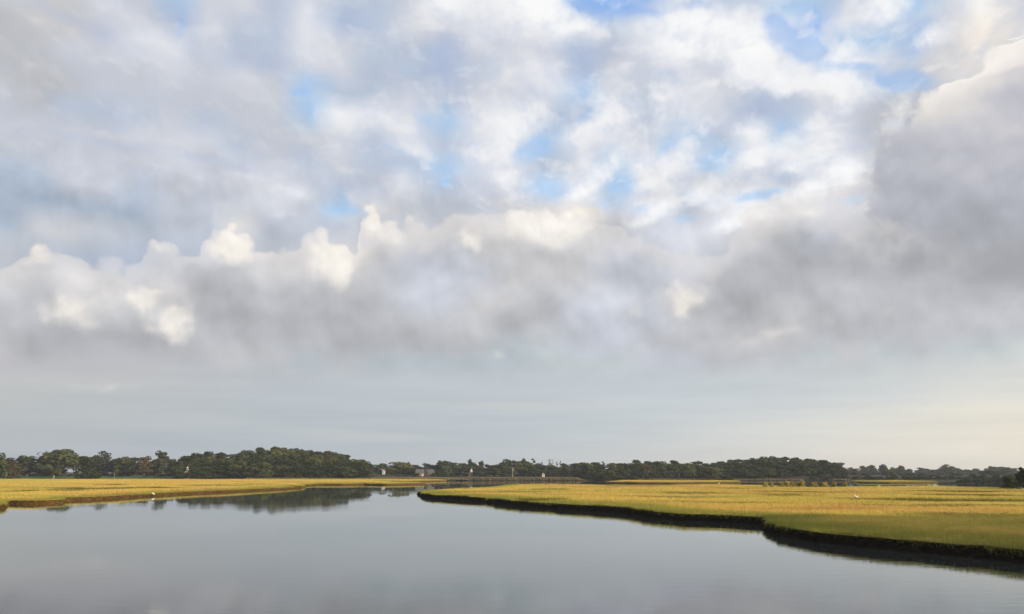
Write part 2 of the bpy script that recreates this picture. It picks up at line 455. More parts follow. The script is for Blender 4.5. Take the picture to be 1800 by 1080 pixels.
    bg.inputs[1].default_value = SKY_K
    out = g.n.new('ShaderNodeOutputWorld')
    g.l.new(bg.outputs[0], out.inputs[0])


build_world()


# ------------------------------------------------------------------ materials
def mat(name):
    m = bpy.data.materials.new(name)
    m.use_nodes = True
    g = NT(m.node_tree)
    for nd in list(g.n):
        g.n.remove(nd)
    out = g.n.new('ShaderNodeOutputMaterial')
    return m, g, out


def pbr(g, out, color, rough=0.8, spec=0.3, bump=None, bstr=0.3, bdist=0.05):
    b = g.n.new('ShaderNodeBsdfPrincipled')
    g.put(b.inputs['Base Color'], color)
    g.put(b.inputs['Roughness'], rough)
    g.put(b.inputs['Specular IOR Level'], spec)
    if bump is not None:
        bn = g.n.new('ShaderNodeBump')
        bn.inputs['Strength'].default_value = bstr
        bn.inputs['Distance'].default_value = bdist
        g.put(bn.inputs['Height'], bump)
        g.l.new(bn.outputs[0], b.inputs['Normal'])
    g.l.new(b.outputs[0], out.inputs[0])
    return b


def pos(g):
    return g.n.new('ShaderNodeNewGeometry').outputs['Position']


def leafy(g, out, color, trans=0.25, tcol=None):
    a = g.n.new('ShaderNodeBsdfDiffuse')
    g.put(a.inputs[0], color)
    b = g.n.new('ShaderNodeBsdfTranslucent')
    g.put(b.inputs[0], tcol if tcol is not None else color)
    mx = g.n.new('ShaderNodeMixShader')
    mx.inputs[0].default_value = trans
    g.l.new(a.outputs[0], mx.inputs[1])
    g.l.new(b.outputs[0], mx.inputs[2])
    g.l.new(mx.outputs[0], out.inputs[0])


def simple_mat(name, c, var=0.15, scale=3.0, rough=0.8):
    m, g, out = mat(name)
    n = g.noise(pos(g), scale, 4.0, 0.6)
    k = g.step(n, 0.3, 0.7, 1 - var, 1 + var)
    col = g.v('MULTIPLY', tuple(c), g.xyz(k, k, k))
    pbr(g, out, col, rough)
    return m


def foliage_mat(name, c1, c2):
    m, g, out = mat(name)
    n = g.noise(pos(g), 0.35, 3.0, 0.6)
    n2 = g.noise(pos(g), 1.6, 2.0, 0.5)
    oi = g.n.new('ShaderNodeObjectInfo')
    k = g.add(g.mul(n, 0.7), g.mul(n2, 0.4))
    col = g.mix(g.step(k, 0.35, 0.78), c1, c2)
    rv = g.step(oi.outputs['Random'], 0.0, 1.0, 0.72, 1.3, smooth=False)
    col = g.v('MULTIPLY', col, g.xyz(rv, rv, g.mul(rv, 0.95)))
    leafy(g, out, col, 0.22)
    return m


M = {}
M['dark'] = foliage_mat('foliage dark green', (0.030, 0.046, 0.020), (0.066, 0.086, 0.036))
M['olive'] = foliage_mat('foliage olive', (0.044, 0.058, 0.024), (0.098, 0.112, 0.044))
M['yellow'] = foliage_mat('foliage yellow green', (0.080, 0.096, 0.034), (0.150, 0.155, 0.056))
M['russet'] = foliage_mat('foliage russet', (0.066, 0.058, 0.028), (0.125, 0.092, 0.044))
M['grey'] = foliage_mat('foliage grey green', (0.052, 0.066, 0.042), (0.100, 0.116, 0.070))
M['bark'] = simple_mat('bark', (0.085, 0.066, 0.048), 0.35, 2.0)
M['palebark'] = simple_mat('pale bark', (0.24, 0.20, 0.15), 0.3, 2.0)
M['white'] = simple_mat('white paint', (0.62, 0.60, 0.56), 0.08)
M['cream'] = simple_mat('cream paint', (0.52, 0.47, 0.40), 0.10)
M['brick'] = simple_mat('pinkish brick', (0.34, 0.19, 0.16), 0.2, 8.0)
M['bluewall'] = simple_mat('dark blue siding', (0.050, 0.075, 0.11), 0.15)
M['shingle'] = simple_mat('grey shingles', (0.12, 0.115, 0.115), 0.25, 4.0)
M['glass'] = simple_mat('dark glass', (0.03, 0.035, 0.04), 0.1, rough=0.1)
M['wood'] = simple_mat('weathered wood', (0.34, 0.30, 0.25), 0.2)
M['metal'] = simple_mat('dull metal', (0.35, 0.35, 0.36), 0.1, rough=0.4)
M['feather'] = simple_mat('white feathers', (0.82, 0.80, 0.76), 0.04)
M['beak'] = simple_mat('yellow beak', (0.60, 0.38, 0.06), 0.1)
M['leg'] = simple_mat('black legs', (0.03, 0.03, 0.03), 0.1)


def grass_colour(g, P, shift=0.0):
    """patches of gold, orange, straw and green over the marsh, in metres"""
    xy = g.v('MULTIPLY', P, (0.34, 1.0, 0.0))
    big = g.noise(xy, 0.030, 4.0, 0.55)
    mid = g.noise(xy, 0.16, 4.0, 0.6, dim='4D', w=4.0)
    band = g.noise(xy, 0.09, 3.0, 0.55, dim='4D', w=7.5)
    fine = g.noise(P, 1.3, 3.0, 0.6)
    t = g.add(g.mul(big, 0.70), g.mul(mid, 0.50))
    t = g.mad(g.sub(g.add(t, shift), 0.60), 1.7, 0.60)
    col = g.ramp(t, [(0.30, (0.29, 0.30, 0.075)), (0.45, (0.45, 0.41, 0.10)), (0.60, (0.60, 0.48, 0.13)), (0.74, (0.58, 0.41, 0.13)), (0.90, (0.50, 0.31, 0.105))], 'LINEAR')
    col = g.mix(g.mul(g.step(band, 0.56, 0.70), 0.75), col, (0.22, 0.19, 0.05))
    k = g.step(fine, 0.25, 0.75, 0.78, 1.2)
    return g.v('MULTIPLY', col, g.xyz(k, k, k))


def grass_mat():
    m, g, out = mat('marsh grass')
    P = pos(g)
    at = g.n.new('ShaderNodeAttribute')
    at.attribute_name = 'edge'
    at2 = g.n.new('ShaderNodeAttribute')
    at2.attribute_name = 'tint'
    col = grass_colour(g, P)
    green = g.mix(g.noise(P, 0.25, 3.0, 0.6), (0.20, 0.25, 0.055), (0.36, 0.34, 0.08))
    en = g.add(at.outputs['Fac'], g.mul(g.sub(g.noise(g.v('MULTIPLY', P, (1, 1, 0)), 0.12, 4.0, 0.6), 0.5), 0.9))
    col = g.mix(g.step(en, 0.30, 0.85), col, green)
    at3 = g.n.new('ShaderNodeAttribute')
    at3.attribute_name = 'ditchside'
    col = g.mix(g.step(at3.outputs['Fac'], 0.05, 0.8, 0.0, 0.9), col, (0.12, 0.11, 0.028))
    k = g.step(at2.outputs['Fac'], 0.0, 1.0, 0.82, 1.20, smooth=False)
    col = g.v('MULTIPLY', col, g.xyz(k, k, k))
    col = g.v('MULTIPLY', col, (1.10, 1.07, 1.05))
    leafy(g, out, col, 0.40)
    return m


def marsh_mat(name, mud1, mud2, lip=0.65):
    m, g, out = mat(name)
    P = pos(g)
    geo = g.n.new('ShaderNodeNewGeometry')
    z = g.sep(P)[2]
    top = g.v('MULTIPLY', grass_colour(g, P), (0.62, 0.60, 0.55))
    at = g.n.new('ShaderNodeAttribute')
    at.attribute_name = 'ditch'
    n = g.noise(g.v('MULTIPLY', P, (1, 1, 3)), 1.4, 5.0, 0.65)
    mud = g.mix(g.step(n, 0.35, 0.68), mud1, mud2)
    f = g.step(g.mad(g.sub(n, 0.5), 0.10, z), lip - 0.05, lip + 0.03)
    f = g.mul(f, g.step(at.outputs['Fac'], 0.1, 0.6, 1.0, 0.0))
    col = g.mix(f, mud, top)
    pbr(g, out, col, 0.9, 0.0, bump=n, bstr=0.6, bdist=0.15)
    return m


M['grass'] = grass_mat()
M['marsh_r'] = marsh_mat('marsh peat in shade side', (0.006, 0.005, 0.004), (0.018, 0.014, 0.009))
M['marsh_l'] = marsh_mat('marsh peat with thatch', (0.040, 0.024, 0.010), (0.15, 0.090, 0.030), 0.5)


def water_mat():
    m, g, out = mat('water')
    P = pos(g)
    b = g.n.new('ShaderNodeBsdfPrincipled')
    n0 = g.noise(P, 0.02, 3.0, 0.5)
    g.put(b.inputs['Base Color'], g.mix(n0, (0.030, 0.037, 0.034), (0.038, 0.045, 0.042)))
    b.inputs['IOR'].default_value = 1.75
    dist = g.v('LENGTH', P, out=1)
    breeze = g.noise(g.v('MULTIPLY', P, (0.012, 0.03, 1.0)), 1.0, 3.0, 0.55)
    g.put(b.inputs['Roughness'], g.step(breeze, 0.4, 0.7, 0.015, 0.045))
    n1 = g.noise(g.v('MULTIPLY', P, (0.55, 1.0, 1.0)), 1.1, 3.0, 0.55)
    n2 = g.noise(g.v('MULTIPLY', P, (0.5, 1.0, 1.0)), 5.0, 2.0, 0.5)
    h = g.add(n1, g.mul(n2, 0.25))
    bn = g.n.new('ShaderNodeBump')
    g.put(bn.inputs['Strength'], g.mul(g.step(breeze, 0.35, 0.7, 0.25, 1.0), g.step(dist, 20.0, 220.0, 0.55, 0.10)))
    bn.inputs['Distance'].default_value = 0.012
    g.put(bn.inputs['Height'], h)
    g.l.new(bn.outputs[0], b.inputs['Normal'])
    g.l.new(b.outputs[0], out.inputs[0])
    return m


def ground_mat():
    m, g, out = mat('ground')
    P = pos(g)
    x, y, z = g.sep(P)
    n = g.noise(P, 0.02, 5.0, 0.6)
    n2 = g.noise(P, 0.3, 4.0, 0.6)
    dry = g.mix(g.step(n, 0.4, 0.6), (0.20, 0.16, 0.055), (0.15, 0.15, 0.05))
    lawn = g.mix(n2, (0.065, 0.115, 0.035), (0.10, 0.15, 0.045))
    lf = g.mul(g.step(x, -190.0, -225.0), g.mul(g.step(g.mad(g.sub(n, 0.5), 30.0, y), 590.0, 604.0), g.step(y, 720.0, 680.0)))
    forest = g.mix(n2, (0.030, 0.026, 0.016), (0.060, 0.055, 0.026))
    land = g.mix(g.mul(g.step(g.mad(g.sub(n, 0.5), 20.0, y), 598.0, 625.0), 1.0), dry, forest)
    land = g.mix(g.step(x, 40.0, 60.0), land, forest)
    land = g.mix(lf, land, lawn)
    mud = g.mix(n2, (0.03, 0.025, 0.018), (0.05, 0.042, 0.03))
    pbr(g, out, g.mix(g.step(z, 0.0, 0.5), mud, land), 0.9, 0.15)
    return m


M['water'] = water_mat()
M['ground'] = ground_mat()


def reed_mat():
    m, g, out = mat('reeds')
    P = pos(g)
    n = g.noise(g.v('MULTIPLY', P, (1, 1, 0)), 0.06, 3.0, 0.6)
    col = g.ramp(n, [(0.3, (0.17, 0.18, 0.07)), (0.45, (0.22, 0.195, 0.105)), (0.6, (0.25, 0.19, 0.125)), (0.75, (0.27, 0.225, 0.11))], 'LINEAR')
    leafy(g, out, col, 0.25)
    return m


M['reed'] = reed_mat()


# ------------------------------------------------------------------ object helpers
def tag(o, label=None, cat=None, group=None, kind=None):
    if label: o['label'] = label
    if cat: o['category'] = cat
    if group: o['group'] = group
    if kind: o['kind'] = kind
    return o


def mesh_np(name, verts, faces, mats=(), smooth=False):
    """faces: (n,k) int array"""
    verts = np.asarray(verts, np.float32)
    faces = np.asarray(faces, np.int32)
    me = bpy.data.meshes.new(name)
    n, k = faces.shape
    me.vertices.add(len(verts))
    me.vertices.foreach_set('co', verts.ravel())
    me.loops.add(n * k)
    me.loops.foreach_set('vertex_index', faces.ravel())
    me.polygons.add(n)
    me.polygons.foreach_set('loop_start', np.arange(0, n * k, k, dtype=np.int32))
    if smooth:
        me.polygons.foreach_set('use_smooth', np.ones(n, bool))
    for m_ in mats:
        me.materials.append(m_)
    me.update(calc_edges=True)
    return me


def attr(me, name, vals):
    a = me.attributes.new(name, 'FLOAT', 'POINT')
    a.data.foreach_set('value', np.asarray(vals, np.float32))


def link(name, data, parent=None, loc=None):
    o = bpy.data.objects.new(name, data)
    COL.objects.link(o)
    if parent: o.parent = parent
    if loc is not None: o.location = loc
    return o


def empty(name, loc, label, cat, group=None, rz=0.0):
    o = bpy.data.objects.new(name, None)
    o.empty_display_size = 0.5
    COL.objects.link(o)
    o.location = loc
    o.rotation_euler = (0, 0, rz)
    tag(o, label, cat, group)
    return o


class MB:
    """collects shapes into one mesh"""
    def __init__(self):
        self.v, self.f = [], []

    def box(self, c, s):
        b = len(self.v)
        for dz in (-.5, .5):
            for dx, dy in ((-.5, -.5), (.5, -.5), (.5, .5), (-.5, .5)):
                self.v.append((c[0] + dx * s[0], c[1] + dy * s[1], c[2] + dz * s[2]))
        for f in ((0, 3, 2, 1), (4, 5, 6, 7), (0, 1, 5, 4), (1, 2, 6, 5), (2, 3, 7, 6), (3, 0, 4, 7)):
            self.f.append(tuple(b + i for i in f))
        return self

    def prism(self, outline, y0, y1):
        """xz outline extruded along y"""
        b, n = len(self.v), len(outline)
        for y in (y0, y1):
            for (x, z) in outline:
                self.v.append((x, y, z))
        self.f.append(tuple(b + i for i in range(n)))
        self.f.append(tuple(b + n + i for i in reversed(range(n))))
        for i in range(n):
            j = (i + 1) % n
            self.f.append((b + j, b + i, b + n + i, b + n + j))
        return self

    def tube(self, pts, radii, seg=8):
        pts = [Vector(p) for p in pts]
        b = len(self.v)
        for i, p in enumerate(pts):
            t = (pts[min(i + 1, len(pts) - 1)] - pts[max(i - 1, 0)]).normalized()
            u = t.cross(Vector((0.31, 0.91, 0.11))).normalized()
            w = t.cross(u).normalized()
            for k in range(seg):
                a = 2 * math.pi * k / seg
                self.v.append(tuple(p + (u * math.cos(a) + w * math.sin(a)) * radii[i]))
        for i in range(len(pts) - 1):
            for k in range(seg):
                k2 = (k + 1) % seg
                self.f.append((b + i * seg + k, b + i * seg + k2, b + (i + 1) * seg + k2, b + (i + 1) * seg + k))
        self.f.append(tuple(b + k for k in reversed(range(seg))))
        e = b + (len(pts) - 1) * seg
        self.f.append(tuple(e + k for k in range(seg)))
        return self

    def data(self, name, m, smooth=False):
        me = bpy.data.meshes.new(name)
        me.from_pydata(self.v, [], self.f)
        me.materials.append(m)
        if smooth:
            me.polygons.foreach_set('use_smooth', np.ones(len(me.polygons), bool))
        me.update()
        return me

    def build(self, name, m, parent=None, smooth=False):
        return link(name, self.data(name, m, smooth), parent)


rng = np.random.default_rng(11)
random.seed(5)


def vnoise(x, y, seed=0):
    """smooth value noise 0..1 on arrays"""
    xi, yi = np.floor(x).astype(np.int64), np.floor(y).astype(np.int64)
    fx, fy = x - xi, y - yi
    fx, fy = fx * fx * (3 - 2 * fx), fy * fy * (3 - 2 * fy)

    def h(a, b):
        n = (a * 374761393 + b * 668265263 + seed * 974711) & 0x7fffffff
        n = ((n ^ (n >> 13)) * 1274126177) & 0x7fffffff
        return ((n ^ (n >> 16)) & 0xffff) / 65535.0
    return (h(xi, yi) * (1 - fx) + h(xi + 1, yi) * fx) * (1 - fy) + (h(xi, yi + 1) * (1 - fx) + h(xi + 1, yi + 1) * fx) * fy


# ------------------------------------------------------------------ ground and water
def ground_z(x, y):
    x, y = np.asarray(x, float), np.asarray(y, float)
    px = 900 + x / np.maximum(y, 1.0) * FPX / CP
    far_right = np.clip((px - 1475) / 40.0, 0, 1)
    shore = 583.0 + 10 * (vnoise(x / 40, y / 400, 3) - 0.5) + far_right * 25
    t = np.clip((y - shore) / 14.0, 0, 1)
    t = t * t * (3 - 2 * t)
    land = 0.9 + np.clip((y - 600) / 100.0, 0, 1) * 1.3 + np.clip((y - 800) / 1200.0, 0, 1) * 4
    z = -1.3 + t * (land + 1.3)

    def hill(cx, cyy, sx, sy, h):
        return h * np.exp(-((x - cx) / sx) ** 2 - ((y - cyy) / sy) ** 2)
    z = z + t * (hill(-165, 690, 62, 60, 6.0) + hill(190, 640, 60, 48, 4.0))
    z = z + t * np.clip((-185 - x) / 40, 0, 1) * np.clip((y - 592) / 55.0, 0, 1) * 1.3
    return z + t * 0.5 * (vnoise(x / 25, y / 25, 8) - 0.5)


def grid_mesh(name, xs, ys, zf, m):
    X, Y = np.meshgrid(xs, ys)
    Z = zf(X, Y)
    v = np.stack([X.ravel(), Y.ravel(), Z.ravel()], 1)
    nx, ny = len(xs), len(ys)
    i = np.arange(ny - 1)[:, None] * nx + np.arange(nx - 1)[None]
    i = i.ravel()
    f = np.stack([i, i + 1, i + nx + 1, i + nx], 1)
    return mesh_np(name, v, f, [m], True)


xs = np.concatenate([np.linspace(-9000, -900, 12)[:-1], np.linspace(-900, 1200, 240), np.linspace(1200, 9000, 12)[1:]])
ys = np.concatenate([np.linspace(-400, 540, 20)[:-1], np.linspace(540, 820, 90), np.linspace(820, 2200, 40)[1:], np.linspace(2200, 9000, 10)[1:]])
tag(link('ground', grid_mesh('ground', xs, ys, ground_z, M['ground'])), 'land under the distant trees and the river bed', kind='structure')
wx, wy = np.linspace(-2500, 3000, 12), np.linspace(-395, 2600, 12)
tag(link('water', grid_mesh('water', wx, wy, lambda X, Y: X * 0, M['water'])), 'calm grey river mirroring the cloudy sky', kind='structure')


# ------------------------------------------------------------------ marshes
def densify(pts, seed, amp):
    """world outline (closed) with steps that grow with distance, plus wiggles"""
    out = []
    n = len(pts)
    for i in range(n):
        a, b = np.array(pts[i]), np.array(pts[(i + 1) % n])
        L = np.linalg.norm(b - a)
        s = 0
        k = 0
        while s < L:
            p = a + (b - a) * (s / L)
            out.append(p)
            s += max(0.35, min(np.linalg.norm(p) * 0.006, 4.0))
    P = np.array(out)
    D = np.linalg.norm(P, axis=1)
    nx_, pv = np.roll(P, -1, 0), np.roll(P, 1, 0)
    T = nx_ - pv
    T /= np.linalg.norm(T, axis=1)[:, None] + 1e-9
    N = np.stack([T[:, 1], -T[:, 0]], 1)     # outward for a counter-clockwise outline
    s = np.cumsum(np.linalg.norm(P - pv, axis=1))
    w = (vnoise(s / 6.0, s * 0, seed) - 0.5) * 2.2 + (vnoise(s / 1.7, s * 0 + 7, seed) - 0.5) * 1.4 - np.clip(vnoise(s / 3.1, s * 0 + 11, seed) - 0.72, 0, 1) * 9.0 + (vnoise(s / 20.0, s * 0 + 3, seed) - .5) * 1.5
    return P + N * (w * amp)[:, None], N


def inside(poly, x, y):
    px_, py_ = poly[:, 0], poly[:, 1]
    qx, qy = np.roll(px_, -1), np.roll(py_, -1)
    r = np.zeros(len(x), bool)
    for a, b, c, d in zip(px_, py_, qx, qy):
        if b == d:
            continue
        hit = ((b > y) != (d > y)) & (x < (c - a) * (y - b) / (d - b) + a)
        r ^= hit
    return r


def edge_dist(poly, x, y, step=1):
    q = poly[::step]
    out = np.full(len(x), 1e9)
    for i in range(0, len(x), 20000):
        dd = (x[i:i + 20000, None] - q[None, :, 0]) ** 2 + (y[i:i + 20000, None] - q[None, :, 1]) ** 2
        out[i:i + 20000] = np.sqrt(dd.min(1))
    return out


def ccw(p):
    p = [tuple(q) for q in p]
    a = sum(p[i][0] * p[(i + 1) % len(p)][1] - p[(i + 1) % len(p)][0] * p[i][1] for i in range(len(p)))
    return p if a > 0 else p[::-1]


ALL_BLADES = 0


def marsh(name, outline, mat_, seed, ztop, ditches, label, amp=1.0, bank_tint=1.0, dens=1.0, gh=0.34, lip=0.65, grass_label=''):
    global ALL_BLADES
    P, N = densify(ccw(outline), seed, amp * 0.35)
    n = len(P)
    D = np.linalg.norm(P, axis=1)
    v, f = [], []
    rings = [(-0.8, 0.55), (-0.02, 0.30), (0.18, 0.20), (lip * 0.55, 0.08), (lip * 0.8, 0.02), (lip, 0.05)]
    jr = rng.random((len(rings), n))
    V = []
    for i, (z, off) in enumerate(rings):
        o_ = off + (jr[i] - 0.5) * (0.16 if 0 < i < 5 else 0.02)
        q = P + N * o_[:, None]
        V.append(np.column_stack([q, np.full(n, z) + ((jr[i] - .5) * 0.08 if 0 < i < 5 else 0)]))
    lipxy = V[-1][:, :2].copy()
    sl_ = np.cumsum(np.linalg.norm(P - np.roll(P, 1, 0), axis=1))
    sag = (vnoise(sl_ / 2.3, sl_ * 0, seed + 50) - .5) * 0.22 + (vnoise(sl_ / 9.0, sl_ * 0, seed + 51) - .6) * 0.24
    for i in range(2, len(rings)):
        V[i][:, 2] += sag * (V[i][:, 2] / lip)
    lipz = V[-1][:, 2].copy()
    V = np.concatenate(V)
    idx = np.arange(n)
    nxt = (idx + 1) % n
    quads = []
    for i in range(len(rings) - 1):
        quads.append(np.stack([i * n + idx, i * n + nxt, (i + 1) * n + nxt, (i + 1) * n + idx], 1))
    quads = np.concatenate(quads)
    tri_wall = np.concatenate([quads[:, [0, 1, 2]], quads[:, [0, 2, 3]]])
    # the top: constrained triangulation with interior points
    x0, y0 = lipxy.min(0)
    x1, y1 = lipxy.max(0)
    gp = []
    yy = y0
    while yy < y1:
        st = max(1.2, yy * 0.016)
        xx = np.arange(x0, x1, st)
        gp.append(np.column_stack([xx + (rng.random(len(xx)) - .5) * st * .6, np.full(len(xx), yy) + (rng.random(len(xx)) - .5) * st * .6]))
        yy += st
    gp = np.concatenate(gp)
    # only keep what lies near the view
    keep = (np.abs(gp[:, 0]) < gp[:, 1] * 0.75 + 40)
    gp = gp[keep]
    gp = gp[inside(lipxy, gp[:, 0], gp[:, 1])]
    gp = gp[edge_dist(lipxy, gp[:, 0], gp[:, 1]) > 0.5]
    pts = [Vector((float(a), float(b))) for a, b in np.concatenate([lipxy, gp])]
    res = mgeo.delaunay_2d_cdt(pts, [], [list(range(n))], 1, 1e-5)
    tv = np.array([[q.x, q.y] for q in res[0]])
    tf = np.array([list(q) for q in res[2] if len(q) == 3], np.int32)
    ed = edge_dist(lipxy, tv[:, 0], tv[:, 1])
    onrim = ed < 1e-3
    dit = np.zeros(len(tv))

    def ditch_at(x, y):
        d_ = np.zeros(len(x))
        for (ax, ay, bx, by, wd) in ditches:
            a, b = np.array((ax, ay)), np.array((bx, by))
            L2 = ((b - a) ** 2).sum()
            t = np.clip(((x - ax) * (b - a)[0] + (y - ay) * (b - a)[1]) / L2, 0, 1)
            wob = (vnoise(x / 5, y / 5, 21) - .5) * wd * 0.9
            q = np.hypot(x - (ax + t * (b - a)[0]), y - (ay + t * (b - a)[1])) + wob
            taper = 0.35 + 0.65 * np.sin(np.pi * np.clip(t, 0.02, 0.98))
            d_ = np.maximum(d_, np.clip(1.6 - q / (wd * taper), 0, 1))
        return d_

    def top_z(x, y, e):
        u = (vnoise(x / 9, y / 9, seed + 5) - .5) * 0.16 + (vnoise(x / 30, y / 30, seed + 6) - .5) * 0.2
        return lip + np.clip(e / 4.0, 0, 1) * (ztop - lip + u) - ditch_at(x, y) * 0.12
    rimz = np.array([lipz[((lipxy - q) ** 2).sum(1).argmin()] for q in tv[onrim]])
    tz = top_z(tv[:, 0], tv[:, 1], ed)
    tz[onrim] = rimz
    nv = len(V)
    verts = np.concatenate([V, np.column_stack([tv, tz])])
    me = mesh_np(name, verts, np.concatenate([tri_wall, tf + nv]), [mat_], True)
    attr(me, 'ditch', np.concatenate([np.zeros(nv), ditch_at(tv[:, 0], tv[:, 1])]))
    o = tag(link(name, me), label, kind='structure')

    # grass blades: scattered with a density that falls with distance
    B = []
    area_x0, area_x1, area_y0, area_y1 = x0, x1, y0, y1
    bands = np.geomspace(max(y0, 20), y1, 14)
    for ya, yb in zip(bands[:-1], bands[1:]):
        ym = (ya + yb) / 2
        xa, xb = max(x0, -ym * 0.66 - 8), min(x1, ym * 0.66 + 8)
        if xb <= xa:
            continue
        rho = dens * max(4.5, 170 * (50 / ym) ** 2)
        m_ = int((xb - xa) * (yb - ya) * rho)
        x, y = xa + rng.random(m_) * (xb - xa), ya + rng.random(m_) * (yb - ya)
        k = inside(lipxy[::2], x, y)
        x, y = x[k], y[k]
        # clumping
        cl = vnoise(x / 0.9, y / 0.9, seed + 30) * 0.6 + vnoise(x / 3.5, y / 3.5, seed + 31) * 0.4
        k = (rng.random(len(x)) < 0.35 + cl)
        x, y, cl = x[k], y[k], cl[k]
        e = edge_dist(lipxy, x, y, 2)
        B.append(np.column_stack([x, y, top_z(x, y, e) - 0.02, e, cl, np.zeros(len(x)), np.zeros(len(x))]))
    # the fringe along the lip, leaning out over the bank
    seen = (np.abs(lipxy[:, 0]) < lipxy[:, 1] * 0.66 + 8) & (lipxy[:, 1] > 15)
    sl = np.where(seen)[0]
    seglen = np.linalg.norm(lipxy[nxt] - lipxy, axis=1)
    cnt = (seglen[sl] * np.clip(130 * 60 / D[sl], 22, 170)).astype(int)
    ii = np.repeat(sl, cnt)
    t = rng.random(len(ii))
    base = lipxy[ii] * (1 - t)[:, None] + lipxy[nxt[ii]] * t[:, None] - N[ii] * (rng.random(len(ii)) ** 1.5 * 0.8 - 0.06)[:, None]
    B.append(np.column_stack([base, lipz[ii] - 0.03 - 0.30 * (rng.random(len(ii)) ** 3), np.zeros(len(ii)), np.full(len(ii), .6), N[ii] * (0.10 + 1.0 * rng.random(len(ii)) ** 2)[:, None]]))
    B = np.concatenate(B)
    n_ = len(B)
    Dd = np.hypot(B[:, 0], B[:, 1])
    hgt = gh * (0.70 + 0.45 * rng.random(n_)) * (0.75 + 0.5 * B[:, 4])
    tall = vnoise(B[:, 0] / 7, B[:, 1] / 14, seed + 40)
    hgt *= 0.75 + 0.7 * np.clip(tall - 0.35, 0, 1)
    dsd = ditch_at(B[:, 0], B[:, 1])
    hgt *= 1 + 0.5 * dsd
    wid = np.clip(0.00024 * Dd, 0.010, 0.12) * (0.7 + 0.6 * rng.random(n_))
    a = rng.random(n_) * 2 * np.pi
    lean = rng.random(n_) * 0.45 * hgt
    la = rng.normal(2.6, 1.2, n_)
    tx = B[:, 0] + np.cos(la) * lean + B[:, 5] * hgt
    ty = B[:, 1] + np.sin(la) * lean + B[:, 6] * hgt
    out_len = np.hypot(B[:, 5], B[:, 6])
    tzz = B[:, 2] + hgt * (1.0 - 1.35 * out_len)
    cx, sx = np.cos(a) * wid / 2, np.sin(a) * wid / 2
    v0 = np.column_stack([B[:, 0] - cx, B[:, 1] - sx, B[:, 2]])
    v1 = np.column_stack([B[:, 0] + cx, B[:, 1] + sx, B[:, 2]])
    tw = 0.35
    v2 = np.column_stack([tx + cx * tw, ty + sx * tw, tzz])
    v3 = np.column_stack([tx - cx * tw, ty - sx * tw, tzz])
    vv = np.stack([v0, v1, v2, v3], 1).reshape(-1, 3)
    ff = np.arange(n_ * 4).reshape(-1, 4)
    gm = mesh_np('marsh_grass', vv, ff, [M['grass']])
    ef = np.clip(1.0 - B[:, 3] / (7.0 * bank_tint), 0, 1)
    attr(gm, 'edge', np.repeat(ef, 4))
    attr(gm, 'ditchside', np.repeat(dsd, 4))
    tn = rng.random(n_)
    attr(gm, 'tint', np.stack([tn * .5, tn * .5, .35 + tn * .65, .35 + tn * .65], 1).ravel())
    tag(link('marsh_grass', gm), grass_label, kind='stuff')
    ALL_BLADES += n_
    return lipxy


def G(lst, z=0.0):
    return [ground(a, b, z) for a, b in lst]


def ditch(px0, py0, px1, py1, w, z=1.1):
    a, b = ground(px0, py0, z), ground(px1, py1, z)
    w = 0.5 * w * (a[1] + b[1]) ** 2 / 4 / (3.5 * FPX)
    return (a[0], a[1], b[0], b[1], w)


near_r = [(733, 868.5), (745, 874), (760, 876.5), (800, 878.5), (850, 882), (900, 887.5), (950, 892), (1000, 896), (1060, 899.5), (1105, 903), (1127, 908),
          (1200, 915), (1250, 917.5), (1300, 919.5), (1345, 924), (1357, 936), (1380, 945), (1410, 949), (1450, 954), (1500, 960), (1600, 969.5), (1700, 980), (1800, 991), (1950, 1010), (2200, 1045)]
far_r = [(2350, 880), (2000, 866), (1820, 862), (1760, 859), (1700, 857), (1620, 855.5), (1500, 857), (1470, 857.5), (1440, 858), (1340, 853.5), (1230, 852.5), (1170, 853.5), (1150, 855.5), (1085, 855.5), (1060, 852.5),
         (960, 851.8), (885, 853), (872, 856.5), (830, 858.5), (800, 859.5), (770, 862)]
right_poly = G(near_r) + G(far_r, 0.75)
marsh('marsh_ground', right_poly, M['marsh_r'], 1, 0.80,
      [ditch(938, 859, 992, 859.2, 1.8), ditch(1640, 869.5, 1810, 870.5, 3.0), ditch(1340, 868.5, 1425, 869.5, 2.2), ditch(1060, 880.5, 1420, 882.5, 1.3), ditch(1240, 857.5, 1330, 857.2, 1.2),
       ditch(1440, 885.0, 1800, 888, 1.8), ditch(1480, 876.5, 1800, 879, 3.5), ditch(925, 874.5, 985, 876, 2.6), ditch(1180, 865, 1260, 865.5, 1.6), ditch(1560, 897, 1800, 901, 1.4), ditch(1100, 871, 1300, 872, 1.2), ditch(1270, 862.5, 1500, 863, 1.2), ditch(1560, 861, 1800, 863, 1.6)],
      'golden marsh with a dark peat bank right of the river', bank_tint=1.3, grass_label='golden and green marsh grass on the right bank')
left_poly = G([(-420, 945), (-120, 912), (-30, 900), (0, 895), (8, 892), (13, 886), (60, 886.5), (108, 884.5), (114, 880.5), (160, 879), (208, 876.5), (214, 876), (268, 872),
               (340, 868), (420, 864.5), (500, 860.5), (535, 857.2)]) + G([(533, 852.6)], 0.5) + G([(560, 852.9), (600, 853.0), (640, 852.6), (680, 853.2), (746, 851.8)]) + G([(700, 848.3)], 0.7) + \
    G([(640, 848.6), (720, 847.8), (786, 846.2)]) + G([(770, 843.4), (500, 841.6), (200, 841.6), (-200, 841.6), (-500, 842)], 0.75)
